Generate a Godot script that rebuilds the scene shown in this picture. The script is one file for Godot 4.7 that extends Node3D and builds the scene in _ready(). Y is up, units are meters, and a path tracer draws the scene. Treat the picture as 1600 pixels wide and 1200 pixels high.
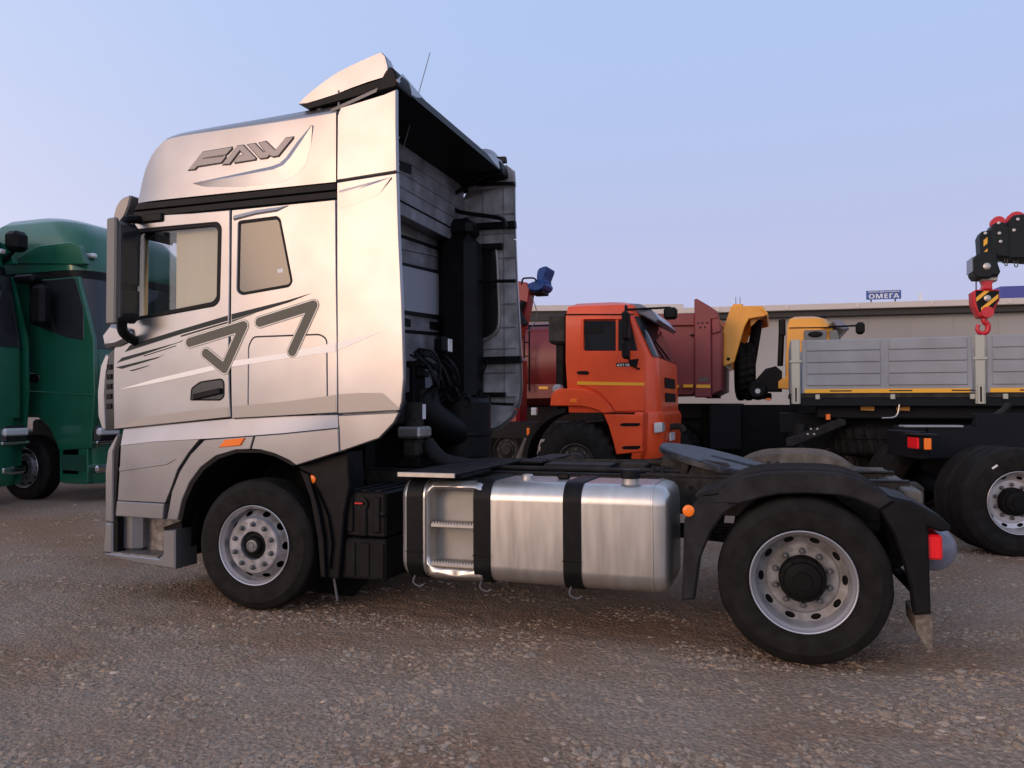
extends Node3D
# A silver tractor unit on a gravel truck yard at dusk, rows of parked trucks and a warehouse behind it.
# Axes of every vehicle: x along the vehicle, y up, z towards its near side.

class B:   # collects triangles, counter-clockwise seen from outside
	var t := PackedVector3Array()
	var x := Transform3D.IDENTITY
	func tri(a: Vector3, b: Vector3, c: Vector3) -> void:
		t.append(x * a)
		if x.basis.determinant() < 0.0:
			t.append(x * c); t.append(x * b)
		else:
			t.append(x * b); t.append(x * c)
	func quad(a: Vector3, b: Vector3, c: Vector3, d: Vector3) -> void:
		tri(a, b, c); tri(a, c, d)
	func box(c: Vector3, s: Vector3, bev := 0.004, turn := Basis.IDENTITY) -> B:
		var h := s * 0.5
		var e := minf(bev, minf(h.x, minf(h.y, h.z)) * 0.6)
		var keep := x
		x = x * Transform3D(turn, c)
		for ax in 3:
			var u := (ax + 1) % 3
			var v := (ax + 2) % 3
			for sg in [1.0, -1.0]:
				var p := []
				for k in [[-1, -1], [1, -1], [1, 1], [-1, 1]]:
					var q := Vector3()
					q[ax] = sg * h[ax]; q[u] = k[0] * (h[u] - e); q[v] = k[1] * (h[v] - e)
					p.append(q)
				if sg > 0: quad(p[0], p[1], p[2], p[3])
				else: quad(p[3], p[2], p[1], p[0])
		if e > 0.0:
			for ax in 3:   # bevel strips along each axis
				var u := (ax + 1) % 3
				var v := (ax + 2) % 3
				for k in [[1, 1], [-1, 1], [-1, -1], [1, -1]]:
					var a := Vector3(); var b := Vector3()
					a[u] = k[0] * h[u]; a[v] = k[1] * (h[v] - e); b[u] = k[0] * (h[u] - e); b[v] = k[1] * h[v]
					var a2 := a; var b2 := b
					a[ax] = -(h[ax] - e); b[ax] = a[ax]; a2[ax] = h[ax] - e; b2[ax] = a2[ax]
					if k[0] * k[1] > 0: quad(a, b, b2, a2)
					else: quad(b, a, a2, b2)
			for i in [1.0, -1.0]:
				for j in [1.0, -1.0]:
					for k in [1.0, -1.0]:
						var a := Vector3(i * h.x, j * (h.y - e), k * (h.z - e))
						var b := Vector3(i * (h.x - e), j * h.y, k * (h.z - e))
						var c2 := Vector3(i * (h.x - e), j * (h.y - e), k * h.z)
						if i * j * k > 0: tri(a, b, c2)
						else: tri(a, c2, b)
		x = keep
		return self
	static func ccw(p: PackedVector2Array) -> PackedVector2Array:
		var q := p.duplicate()
		if signed(q) < 0.0: q.reverse()
		return q
	static func signed(p: PackedVector2Array) -> float:
		var a := 0.0
		for i in p.size(): a += p[i].cross(p[(i + 1) % p.size()])
		return a
	static func inset(p: PackedVector2Array, d: float) -> PackedVector2Array:
		var o := PackedVector2Array()
		var n := p.size()
		for i in n:
			var d0 := (p[i] - p[(i + n - 1) % n]).normalized()
			var d1 := (p[(i + 1) % n] - p[i]).normalized()
			var n0 := Vector2(-d0.y, d0.x)
			var n1 := Vector2(-d1.y, d1.x)
			var m := (n0 + n1) / maxf(0.35, 1.0 + n0.dot(n1))
			o.append(p[i] + m * d)
		return o
	static func pieces(outer: PackedVector2Array, holes: Array) -> Array:
		var arr := [outer]
		for h in holes:
			var cx := 0.0
			for q in h: cx += q.x / h.size()
			var next := []
			for p in arr:
				for r in [[-99.0, cx], [cx, 99.0]]:
					var half := PackedVector2Array([Vector2(r[0], -99), Vector2(r[1], -99), Vector2(r[1], 99), Vector2(r[0], 99)])
					for q in Geometry2D.intersect_polygons(p, half):
						next.append_array(Geometry2D.clip_polygons(q, h))
			arr = next
		return arr
	func cap(outer: PackedVector2Array, holes: Array, z: float, up: bool) -> void:
		for p in pieces(outer, holes):
			var idx := Geometry2D.triangulate_polygon(p)
			if idx.is_empty():
				var m := Vector2()
				for q in p: m += q / p.size()
				var w2: PackedVector2Array = p.duplicate()
				w2.append(m)
				p = w2
				for i in w2.size() - 1: idx.append_array(PackedInt32Array([w2.size() - 1, i, (i + 1) % (w2.size() - 1)]))
			for i in range(0, idx.size(), 3):
				var a: Vector2 = p[idx[i]]; var b: Vector2 = p[idx[i + 1]]; var c: Vector2 = p[idx[i + 2]]
				if ((b - a).cross(c - a) > 0.0) != up:
					var w := b
					b = c; c = w
				tri(Vector3(a.x, a.y, z), Vector3(b.x, b.y, z), Vector3(c.x, c.y, z))
	func walls(p: PackedVector2Array, q: PackedVector2Array, z0: float, z1: float) -> void:   # p at z0 to q at z1
		for i in p.size():
			var j := (i + 1) % p.size()
			quad(Vector3(p[i].x, p[i].y, z0), Vector3(p[j].x, p[j].y, z0), Vector3(q[j].x, q[j].y, z1), Vector3(q[i].x, q[i].y, z1))
	func plate(poly: PackedVector2Array, z0: float, z1: float, bev := 0.0, holes := []) -> B:
		var p := ccw(poly)
		var f := inset(p, bev) if bev > 0.0 else p
		var hs := []
		var hf := []
		for h in holes:
			var q := ccw(h)
			q.reverse()
			hs.append(q)
			hf.append(inset(q, bev) if bev > 0.0 else q)
		cap(f, hf, z1, true)
		cap(p, hs, z0, false)
		walls(p, p, z0, z1 - bev)
		if bev > 0.0: walls(p, f, z1 - bev, z1)
		for k in hs.size():
			walls(hs[k], hs[k], z0, z1 - bev)
			if bev > 0.0: walls(hs[k], hf[k], z1 - bev, z1)
		return self
	func loft(rings: Array, closed := true, caps := true) -> B:
		for r in rings.size() - 1:
			var a: PackedVector3Array = rings[r]
			var b: PackedVector3Array = rings[r + 1]
			for i in (a.size() if closed else a.size() - 1):
				var j := (i + 1) % a.size()
				quad(a[i], a[j], b[j], b[i])
		if caps:
			for e in [0, rings.size() - 1]:
				var a: PackedVector3Array = rings[e]
				var m := Vector3()
				for q in a: m += q / a.size()
				for i in a.size():
					var j := (i + 1) % a.size()
					if e == 0: tri(m, a[j], a[i])
					else: tri(m, a[i], a[j])
		return self
	func tube(pts: PackedVector3Array, r: float, n := 8, r2 := -1.0) -> B:
		var rings := []
		var side := Vector3()
		for i in pts.size():
			var d := (pts[mini(i + 1, pts.size() - 1)] - pts[maxi(i - 1, 0)]).normalized()
			if i == 0: side = d.cross(Vector3.UP if absf(d.y) < 0.9 else Vector3.RIGHT).normalized()
			side = (side - d * side.dot(d)).normalized()
			var up := d.cross(side)
			var rr := r if r2 < 0.0 else lerpf(r, r2, float(i) / (pts.size() - 1))
			var ring := PackedVector3Array()
			for k in n:
				var a := TAU * k / n
				ring.append(pts[i] + (side * cos(a) + up * sin(a)) * rr)
			rings.append(ring)
		return loft(rings)
	func lathe(prof: PackedVector2Array, n := 48, lug := 0.0, lug_r := 9.0, lugs := 36) -> B:   # points (radius, along z); lug cuts notches beyond lug_r
		var rings := []
		for k in n + 1:
			var a := TAU * k / n
			var ring := PackedVector3Array()
			for j in prof.size():
				var p := prof[j]
				var r := p.x
				if lug > 0.0 and r > lug_r:
					var ph := fposmod(a * lugs / TAU + p.y * 1.6, 1.0)
					if ph > 0.58: r -= lug
				ring.append(Vector3(r * cos(a), r * sin(a), p.y))
			rings.append(ring)
		for r in n:
			for i in prof.size() - 1:
				quad(rings[r][i], rings[r + 1][i], rings[r + 1][i + 1], rings[r][i + 1])
		return self
	func mesh(crease := 34.0) -> ArrayMesh:
		var n := t.size() / 3
		var face := PackedVector3Array()
		face.resize(n)
		var at := {}
		var cosc := cos(deg_to_rad(crease))
		for i in n:
			face[i] = (t[i * 3 + 1] - t[i * 3]).cross(t[i * 3 + 2] - t[i * 3])
			for k in 3:
				var key := Vector3i((t[i * 3 + k] * 8000.0).round())
				if at.has(key): at[key].append(i)
				else: at[key] = [i]
		var v := PackedVector3Array()
		var nn := PackedVector3Array()
		for i in n:
			if face[i].length_squared() < 1e-18: continue
			var fn := face[i].normalized()
			for k in [0, 2, 1]:
				var s := Vector3()
				for j in at[Vector3i((t[i * 3 + k] * 8000.0).round())]:
					if face[j].length_squared() > 1e-18 and face[j].normalized().dot(fn) >= cosc: s += face[j]
				v.append(t[i * 3 + k]); nn.append(s.normalized() if s.length_squared() > 1e-18 else fn)
		var arr := []
		arr.resize(Mesh.ARRAY_MAX)
		arr[Mesh.ARRAY_VERTEX] = v
		arr[Mesh.ARRAY_NORMAL] = nn
		var m := ArrayMesh.new()
		m.add_surface_from_arrays(Mesh.PRIMITIVE_TRIANGLES, arr)
		return m

var M := {}
var used := {}
var rng := RandomNumberGenerator.new()

static func V(a: Array) -> PackedVector2Array:
	var o := PackedVector2Array()
	for i in range(0, a.size(), 2): o.append(Vector2(a[i], a[i + 1]))
	return o

static func rnd(p: PackedVector2Array, r: float, seg := 4) -> PackedVector2Array:   # rounded corners
	var o := PackedVector2Array()
	var n := p.size()
	for i in n:
		var a := p[(i + n - 1) % n] - p[i]
		var b := p[(i + 1) % n] - p[i]
		var d := minf(r, minf(a.length(), b.length()) * 0.45)
		var s := p[i] + a.normalized() * d
		var e := p[i] + b.normalized() * d
		for k in seg + 1:
			var f := float(k) / seg
			o.append(s.lerp(p[i], f).lerp(p[i].lerp(e, f), f))
	return o

static func sm(p: PackedVector2Array, n := 4) -> PackedVector2Array:   # smooth open line through the points
	var o := PackedVector2Array()
	for i in p.size() - 1:
		for k in n:
			o.append(p[i].cubic_interpolate(p[i + 1], p[maxi(i - 1, 0)], p[mini(i + 2, p.size() - 1)], float(k) / n))
	o.append(p[p.size() - 1])
	return o

static func sm3(p: Array, n := 5) -> PackedVector3Array:
	var o := PackedVector3Array()
	for i in p.size() - 1:
		for k in n:
			o.append(p[i].cubic_interpolate(p[i + 1], p[maxi(i - 1, 0)], p[mini(i + 2, p.size() - 1)], float(k) / n))
	o.append(p[p.size() - 1])
	return o

static func rect(x0: float, y0: float, x1: float, y1: float) -> PackedVector2Array:
	return PackedVector2Array([Vector2(x0, y0), Vector2(x1, y0), Vector2(x1, y1), Vector2(x0, y1)])

static func circ(cx: float, cy: float, r: float, n := 20, ry := -1.0) -> PackedVector2Array:
	var o := PackedVector2Array()
	for i in n: o.append(Vector2(cx + r * cos(TAU * i / n), cy + (r if ry < 0.0 else ry) * sin(TAU * i / n)))
	return o

func plates(poly: PackedVector2Array, z0: float, z1: float, bev := 0.0, holes := []) -> B:
	return B.new().plate(poly, z0, z1, bev, holes)

func mir() -> Transform3D:
	return Transform3D(Basis.from_scale(Vector3(1, 1, -1)), Vector3.ZERO)

func numbered(parent: Node, called: String) -> String:
	var key := str(parent.get_instance_id()) + called
	used[key] = used.get(key, -1) + 1
	return called if used[key] == 0 else "%s_%03d" % [called, used[key]]

func put(o: Node3D, called: String, parent: Node) -> Node3D:
	o.name = numbered(parent, called)
	parent.add_child(o, true)
	return o

func part(parent: Node, called: String, b: B, m: Material, crease := 34.0) -> MeshInstance3D:
	var o := MeshInstance3D.new()
	o.mesh = b.mesh(crease)
	o.mesh.surface_set_material(0, m)
	put(o, called, parent)
	return o

func again(src: MeshInstance3D, called: String, parent: Node, at: Transform3D) -> MeshInstance3D:
	var o := MeshInstance3D.new()
	o.mesh = src.mesh
	o.transform = at
	put(o, called, parent)
	return o

func thing(called: String, label: String, category: String, at := Transform3D.IDENTITY, group := "") -> Node3D:
	var o := Node3D.new()
	put(o, called, self)
	o.transform = at
	tag(o, label, category, group)
	return o

func tag(o: Node, label: String, category: String, group := "") -> void:
	o.set_meta("label", label)
	o.set_meta("category", category)
	if group: o.set_meta("group", group)

func lc(r: float, g: float, b: float, a := 1.0) -> Color:
	var c := Color(r, g, b).linear_to_srgb()
	c.a = a
	return c

func noise_tex(size: int, freq: float, oct: int, c0: Color, c1: Color, sd := 1, kind := FastNoiseLite.TYPE_SIMPLEX_SMOOTH, mid := Color(-1, 0, 0)) -> NoiseTexture2D:
	var f := FastNoiseLite.new()
	f.seed = sd
	f.noise_type = kind
	f.frequency = freq
	f.fractal_octaves = oct
	var t := NoiseTexture2D.new()
	t.width = size; t.height = size
	t.seamless = true
	t.noise = f
	var g := Gradient.new()
	g.set_color(0, c0); g.set_color(1, c1)
	if mid.r >= 0.0: g.add_point(0.5, mid)
	t.color_ramp = g
	return t

func mat(called: String, c: Color, rough: float, metal := 0.0, tex: Texture2D = null, scale := 1.0, coat := 0.0) -> StandardMaterial3D:
	var m := StandardMaterial3D.new()
	m.resource_name = called
	m.albedo_color = c
	m.roughness = rough
	m.metallic = metal
	if tex:
		m.albedo_texture = tex
		m.uv1_triplanar = true
		m.uv1_scale = Vector3.ONE * scale
	if coat > 0.0:
		m.clearcoat_enabled = true
		m.clearcoat = coat
		m.clearcoat_roughness = 0.08
	M[called] = m
	return m

func sky_colour(d: Vector3) -> Color:
	var glow := Vector3(-0.75, 0, 0.66)
	var h := Vector3(d.x, 0, d.z).normalized()
	var e := maxf(0.0, d.y)
	var c := h.dot(glow)
	var t := 0.5 + 0.5 * c
	var low := Vector3(0.55, 0.52, 0.69)
	var middle := Vector3(0.52, 0.555, 0.80)
	var high := Vector3(0.45, 0.575, 0.88)
	var top := Vector3(0.34, 0.43, 0.66)
	var k := low.lerp(middle, smoothstep(0.0, 0.17, e)).lerp(high, smoothstep(0.12, 0.45, e)).lerp(top, smoothstep(0.5, 1.0, e))
	k = k.lerp(Vector3(0.74, 0.77, 0.93), smoothstep(0.12, 0.55, t) * exp(-e * 3.6) * 0.9)
	k += Vector3(0.05, 0.04, 0.03) * smoothstep(0.1, 0.7, t)
	k += Vector3(1.22, 0.95, 0.70) * pow(t, 4.0) * exp(-e * 5.0)
	k += Vector3(0.64, 0.57, 0.54) * pow(t, 3.0) * exp(-e * 1.7)
	return Color(k.x, k.y, k.z)

func _ready() -> void:
	rng.seed = 7
	var cam := Camera3D.new()
	cam.name = "camera"
	cam.fov = 53.05
	cam.near = 0.05
	cam.far = 600.0
	cam.position = Vector3(0, 1.6, 0)
	cam.rotation_degrees = Vector3(1.525, 0, 0)
	add_child(cam)
	cam.current = true
	var im := Image.create(1024, 512, false, Image.FORMAT_RGBF)
	for y in 512:
		var th := PI * (y + 0.5) / 512
		for x in 1024:
			var ph := TAU * (x + 0.5) / 1024
			im.set_pixel(x, y, sky_colour(Vector3(sin(ph) * sin(th), cos(th), -cos(ph) * sin(th))))
	var pan := PanoramaSkyMaterial.new()
	pan.panorama = ImageTexture.create_from_image(im)
	var sky := Sky.new()
	sky.sky_material = pan
	var env := Environment.new()
	env.background_mode = Environment.BG_SKY
	env.sky = sky
	env.tonemap_mode = Environment.TONE_MAPPER_LINEAR
	env.tonemap_exposure = 1.0
	env.sdfgi_enabled = true
	env.ssao_enabled = true
	env.ssil_enabled = true
	var we := WorldEnvironment.new()
	we.name = "surroundings"
	we.environment = env
	add_child(we)
	var sun := DirectionalLight3D.new()
	sun.name = "low_sun"
	sun.light_color = Color(1.0, 0.80, 0.62)
	sun.light_energy = 0.32
	sun.light_angular_distance = 24.0
	sun.shadow_enabled = true
	add_child(sun)
	sun.look_at_from_position(Vector3(-0.70, 0.24, 0.66) * 50.0, Vector3.ZERO, Vector3.UP)

	materials()
	ground()
	warehouse()
	main_truck()
	orange_truck()
	red_truck()
	yellow_truck()
	flatbed_truck()
	bare_chassis()
	green_trucks()

func materials() -> void:
	var soft := noise_tex(512, 0.006, 4, Color(0.90, 0.89, 0.88), Color(1, 1, 1), 3)
	var dusty := noise_tex(512, 0.012, 5, Color(0.62, 0.60, 0.58), Color(1, 1, 1), 5)
	var streak := noise_tex(512, 0.012, 3, Color(0.91, 0.90, 0.89), Color(1, 1, 1), 9)
	var m := mat("silver", lc(0.330, 0.332, 0.355), 0.33, 0.76, soft, 0.35, 0.25)
	m.roughness_texture = noise_tex(512, 0.01, 4, Color(0.85, 0.85, 0.85), Color(1, 1, 1), 12)
	mat("silver_inside", lc(0.30, 0.31, 0.35), 0.5, 0.3, dusty, 0.5)
	mat("fairing_inside", lc(0.46, 0.47, 0.51), 0.6, 0.1, dusty, 0.5)
	mat("mirror_shell", lc(0.15, 0.14, 0.13), 0.4, 0.5)
	mat("silver_dark", lc(0.27, 0.255, 0.245), 0.42, 0.5, soft, 0.4)
	mat("black_plastic", lc(0.0085, 0.009, 0.0105), 0.5, 0.0, dusty, 0.8)
	mat("black_gloss", lc(0.012, 0.012, 0.014), 0.18)
	mat("black_iron", lc(0.006, 0.006, 0.0065), 0.65, 0.0, dusty, 1.2)
	mat("dusty_iron", lc(0.05, 0.045, 0.041), 0.8, 0.0, dusty, 1.5)
	mat("dusty_plastic", lc(0.028, 0.028, 0.031), 0.6, 0.0, dusty, 0.9)
	mat("dusty_fender", lc(0.15, 0.14, 0.128), 0.75, 0.0, dusty, 1.0)
	mat("rubber", lc(0.018, 0.0175, 0.0172), 0.75, 0.0, dusty, 1.1)
	mat("rubber_lip", lc(0.010, 0.010, 0.011), 0.55)
	mat("rim_silver", lc(0.55, 0.55, 0.58), 0.38, 0.6, soft, 1.0)
	mat("disc_silver", lc(0.40, 0.41, 0.46), 0.45, 0.45, dusty, 1.4)
	mat("disc_dusty", lc(0.30, 0.30, 0.31), 0.55, 0.35, dusty, 1.4)
	mat("dark_rim", lc(0.05, 0.045, 0.045), 0.6, 0.2, dusty, 1.4)
	mat("nut", lc(0.12, 0.12, 0.125), 0.5, 0.6)
	mat("cap_grey", lc(0.16, 0.16, 0.16), 0.45, 0.3)
	m = mat("aluminium", lc(0.62, 0.60, 0.575), 0.36, 0.85, streak, 1.1)
	m.uv1_scale = Vector3(1.6, 0.22, 1.6)
	m.roughness_texture = noise_tex(512, 0.015, 4, Color(0.75, 0.75, 0.75), Color(1, 1, 1), 21)
	mat("niche", lc(0.36, 0.35, 0.33), 0.5, 0.5, soft, 1.0)
	mat("steel", lc(0.5, 0.48, 0.46), 0.4, 0.7, streak, 1.5)
	mat("tread_steel", lc(0.30, 0.29, 0.28), 0.55, 0.5, dusty, 2.0)
	mat("fifth_plate", lc(0.075, 0.085, 0.105), 0.5, 0.3, noise_tex(512, 0.02, 5, Color(0.2, 0.2, 0.22), Color(1, 1, 1), 31), 1.4)
	m = mat("glass", Color(0.05, 0.055, 0.05, 0.10), 0.02)
	m.transparency = BaseMaterial3D.TRANSPARENCY_ALPHA
	mat("tinted_glass", lc(0.095, 0.098, 0.095), 0.14, 0.16)
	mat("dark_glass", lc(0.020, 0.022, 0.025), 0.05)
	mat("mirror_glass", lc(0.75, 0.76, 0.78), 0.03, 1.0)
	mat("reflection_cloth", lc(0.70, 0.60, 0.38), 0.8)  # yellow stands in for the sky glow reflected in the door window
	mat("rear_curtain", lc(0.27, 0.28, 0.32), 0.8)
	mat("cream_trim", lc(0.42, 0.38, 0.31), 0.7)
	mat("decal_dark", lc(0.025, 0.032, 0.036), 0.45)
	mat("decal_olive", lc(0.125, 0.12, 0.098), 0.45)
	mat("decal_edge", lc(0.24, 0.225, 0.19), 0.4, 0.2)
	mat("decal_white", lc(0.86, 0.84, 0.80), 0.4, 0.1)
	mat("decal_grey", lc(0.30, 0.285, 0.275), 0.42, 0.5)
	mat("letter_edge", lc(0.06, 0.055, 0.06), 0.4, 0.2)
	mat("letter_grey", lc(0.21, 0.20, 0.21), 0.4, 0.45)
	mat("amber", lc(0.95, 0.20, 0.015), 0.25)
	mat("red_lens", lc(0.85, 0.012, 0.02), 0.25)
	mat("lamp_glass", lc(0.7, 0.72, 0.75), 0.08, 0.3)
	mat("orange", lc(0.86, 0.082, 0.012), 0.38, 0.0, soft, 0.4, 0.15)
	mat("yellow", lc(0.88, 0.38, 0.022), 0.4, 0.0, soft, 0.4, 0.2)
	mat("yellow_strip", lc(0.85, 0.42, 0.02), 0.4)
	mat("red_body", lc(0.22, 0.036, 0.040), 0.5, 0.0, soft, 0.5)
	mat("red_tank", lc(0.17, 0.014, 0.017), 0.42, 0.0, soft, 0.5)
	mat("crane_red", lc(0.55, 0.014, 0.025), 0.4)
	mat("dark_red", lc(0.24, 0.012, 0.018), 0.45)
	mat("crane_dark", lc(0.013, 0.017, 0.019), 0.5)
	mat("seat_blue", lc(0.010, 0.05, 0.20), 0.5)
	mat("visor_grey", lc(0.16, 0.17, 0.22), 0.3)
	mat("box_grey", lc(0.055, 0.055, 0.05), 0.6, 0.0, dusty, 0.8)
	mat("bed_grey", lc(0.30, 0.325, 0.355), 0.45, 0.0, soft, 0.5)
	mat("bed_post", lc(0.42, 0.42, 0.36), 0.45, 0.4)
	mat("chassis_blue", lc(0.006, 0.0075, 0.011), 0.55)
	mat("green", lc(0.008, 0.115, 0.066), 0.28, 0.1, soft, 0.4, 0.4)
	mat("green_dark", lc(0.006, 0.05, 0.034), 0.4)
	mat("mud_beige", lc(0.25, 0.22, 0.185), 0.9, 0.0, dusty, 3.0)
	mat("flap_amber", lc(0.40, 0.18, 0.03), 0.7)
	mat("white_paint", lc(0.7, 0.7, 0.72), 0.5)
	mat("chrome", lc(0.7, 0.7, 0.72), 0.12, 1.0)
	mat("wall_panel", lc(0.36, 0.352, 0.345), 0.75, 0.0, noise_tex(512, 0.004, 4, Color(0.88, 0.87, 0.86), Color(1, 1, 1), 41), 0.05)
	mat("wall_cream", lc(0.62, 0.58, 0.52), 0.75)
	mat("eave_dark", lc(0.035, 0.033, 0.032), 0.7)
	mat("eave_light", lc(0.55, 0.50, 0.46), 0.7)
	mat("blue_panel", lc(0.055, 0.06, 0.26), 0.5)
	mat("sign_blue", lc(0.03, 0.09, 0.30), 0.5)
	for k in ["black_plastic", "black_iron", "rubber", "rubber_lip", "chassis_blue", "dusty_plastic", "dusty_iron", "crane_dark", "box_grey", "decal_dark", "decal_olive", "seat_blue"]:
		M[k].metallic_specular = 0.28
	var g := mat("ground", Color(1, 1, 1), 0.95)
	g.vertex_color_use_as_albedo = true
	g.albedo_texture = noise_tex(1024, 0.035, 5, Color(0.70, 0.68, 0.66), Color(1, 1, 1), 51)
	g.uv1_triplanar = true
	g.uv1_world_triplanar = true
	g.uv1_scale = Vector3.ONE * 0.62
	g.heightmap_enabled = true
	g.heightmap_texture = noise_tex(1024, 0.045, 5, Color(0, 0, 0), Color(1, 1, 1), 52)
	g.heightmap_scale = 1.3
	g.metallic_specular = 0.15
	var s := mat("stone", Color(1, 1, 1), 0.95)
	s.metallic_specular = 0.2
	s.vertex_color_use_as_albedo = true

func height(x: float, z: float) -> float:
	var d := -z
	return -0.026 * smoothstep(1.8, -1.8, x) * smoothstep(11.0, 8.0, d) + 0.12 * smoothstep(8.4, 10.6, d) + 0.1 * smoothstep(3.2, 4.6, x) * smoothstep(9.5, 7.5, d) + 0.05 * smoothstep(-3.0, -5.0, x) * smoothstep(10.6, 8.4, d)

func axis(stops: Array) -> PackedFloat32Array:   # [from, step], [from, step] ... end
	var o := PackedFloat32Array()
	for i in stops.size() - 1:
		var v: float = stops[i][0]
		while v < stops[i + 1][0] - 1e-5:
			o.append(v)
			v += stops[i][1]
	o.append(stops[-1][0])
	return o

func ground() -> void:
	var n1 := FastNoiseLite.new(); n1.seed = 4; n1.frequency = 0.55; n1.fractal_octaves = 3
	var n2 := FastNoiseLite.new(); n2.seed = 9; n2.frequency = 5.5; n2.fractal_octaves = 3
	var n4 := FastNoiseLite.new(); n4.seed = 21; n4.frequency = 17.0; n4.fractal_octaves = 2
	var n3 := FastNoiseLite.new(); n3.seed = 2; n3.frequency = 0.9; n3.fractal_octaves = 3
	var xs := axis([[-400.0, 60.0], [-100.0, 15.0], [-25.0, 2.0], [-9.0, 0.25], [-4.5, 0.03], [4.5, 0.06], [7.5, 0.4], [12.0, 2.0], [30.0, 15.0], [120.0, 60.0], [420.0, 1.0]])
	var zs := axis([[-460.0, 60.0], [-100.0, 12.0], [-40.0, 2.0], [-20.0, 0.4], [-13.0, 0.12], [-9.0, 0.05], [-6.5, 0.024], [-2.6, 0.2], [2.0, 3.0], [20.0, 20.0], [120.0, 60.0], [420.0, 1.0]])
	var v := PackedVector3Array(); var nn := PackedVector3Array(); var cc := PackedColorArray(); var ix := PackedInt32Array()
	var h := PackedFloat32Array()
	for z in zs:
		for x in xs:
			var near := smoothstep(14.0, 9.0, -z)
			var y := height(x, z) + 0.012 * n1.get_noise_2d(x, z) + (0.009 * n2.get_noise_2d(x, z) + 0.009 * n4.get_noise_2d(x, z) * (0.4 + maxf(0.0, n1.get_noise_2d(x * 1.3 + 9.0, z * 2.0)) * 2.0)) * near
			h.append(y)
			v.append(Vector3(x, y, z))
			var k := n3.get_noise_2d(x, z) * 0.5 + n1.get_noise_2d(x * 0.35 + 40.0, z * 1.1) * 0.7
			var c := Vector3(0.365, 0.252, 0.180).lerp(Vector3(0.43, 0.345, 0.275), clampf(0.5 + k * 1.3, 0, 1))
			cc.append(Color(c.x, c.y, c.z))
	var w := xs.size()
	for j in zs.size():
		for i in w:
			var i0 := maxi(i - 1, 0); var i1 := mini(i + 1, w - 1)
			var j0 := maxi(j - 1, 0); var j1 := mini(j + 1, zs.size() - 1)
			nn.append(Vector3(-(h[j * w + i1] - h[j * w + i0]) / (xs[i1] - xs[i0]), 1.0, -(h[j1 * w + i] - h[j0 * w + i]) / (zs[j1] - zs[j0])).normalized())
			if i < w - 1 and j < zs.size() - 1:
				var a := j * w + i
				ix.append_array(PackedInt32Array([a, a + 1, a + w, a + 1, a + w + 1, a + w]))
	var arr := []
	arr.resize(Mesh.ARRAY_MAX)
	arr[Mesh.ARRAY_VERTEX] = v; arr[Mesh.ARRAY_NORMAL] = nn; arr[Mesh.ARRAY_COLOR] = cc; arr[Mesh.ARRAY_INDEX] = ix
	var m := ArrayMesh.new()
	m.add_surface_from_arrays(Mesh.PRIMITIVE_TRIANGLES, arr)
	m.surface_set_material(0, M.ground)
	var o := MeshInstance3D.new()
	o.mesh = m
	put(o, "ground", self)
	o.set_meta("kind", "structure")
	o.set_meta("label", "bare brown-grey ground of crushed stone and dirt")
	# stones pressed into the ground
	var shapes := []
	for k in 5:
		var b := B.new()
		var rings := []
		var seg := 7
		for r in [[1.0, -0.5], [0.98, 0.12], [0.72, 0.5], [0.38, 0.62]]:
			var ring := PackedVector3Array()
			for i in seg:
				var a := TAU * i / seg
				var q := 0.75 + 0.5 * absf(sin(i * 12.9 + k * 7.7))
				ring.append(Vector3(cos(a) * r[0] * q * 0.5, r[1] * 0.5 + 0.08 * sin(i * 3.1 + k), -sin(a) * r[0] * q * 0.42))
			rings.append(ring)
		b.loft(rings)
		var me := b.mesh(20)
		me.surface_set_material(0, M.stone)
		shapes.append(me)
	for k in 5:
		var mm := MultiMesh.new()
		mm.transform_format = MultiMesh.TRANSFORM_3D
		mm.use_colors = true
		mm.mesh = shapes[k]
		var where := []
		var tint := []
		for i in 20000:
			var d := 2.9 + 8.6 * pow(rng.randf(), 1.7)
			var x := rng.randf_range(-0.74, 0.74) * d + rng.randf_range(-0.3, 0.3)
			var z := -d
			var dense := 1.3 * n1.get_noise_2d(x * 1.3 + 9.0, z * 2.0) + 0.45 * n3.get_noise_2d(x * 2.0, z * 2.0)
			if rng.randf() > clampf(0.12 + 1.5 * dense, 0.03, 0.85): continue
			var s := 0.009 + 0.034 * pow(rng.randf(), 3.2)
			if rng.randf() < 0.004: s = rng.randf_range(0.045, 0.075)
			var y := height(x, z) + 0.012 * n1.get_noise_2d(x, z) + 0.009 * n2.get_noise_2d(x, z) * smoothstep(14.0, 9.0, d)
			var bs := Basis.from_euler(Vector3(rng.randf_range(-0.25, 0.25), rng.randf() * TAU, rng.randf_range(-0.25, 0.25))) * Basis.from_scale(Vector3(s * 1.25, s * rng.randf_range(0.35, 0.7), s))
			where.append(Transform3D(bs, Vector3(x, y - s * 0.03, z)))
			var l := rng.randf_range(0.22, 0.315)
			if rng.randf() < 0.008: l = 0.46
			var wm := rng.randf_range(-0.02, 0.035)
			tint.append(Color(l * 1.14 + wm, l * 0.91, l * 0.71 - wm * 0.6))
		mm.instance_count = where.size()
		for i in where.size():
			mm.set_instance_transform(i, where[i])
			mm.set_instance_color(i, tint[i])
		var g := MultiMeshInstance3D.new()
		g.multimesh = mm
		put(g, "gravel", self)
		g.set_meta("kind", "stuff")
		g.set_meta("label", "loose grey and brown gravel pressed into the dirt")

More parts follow.
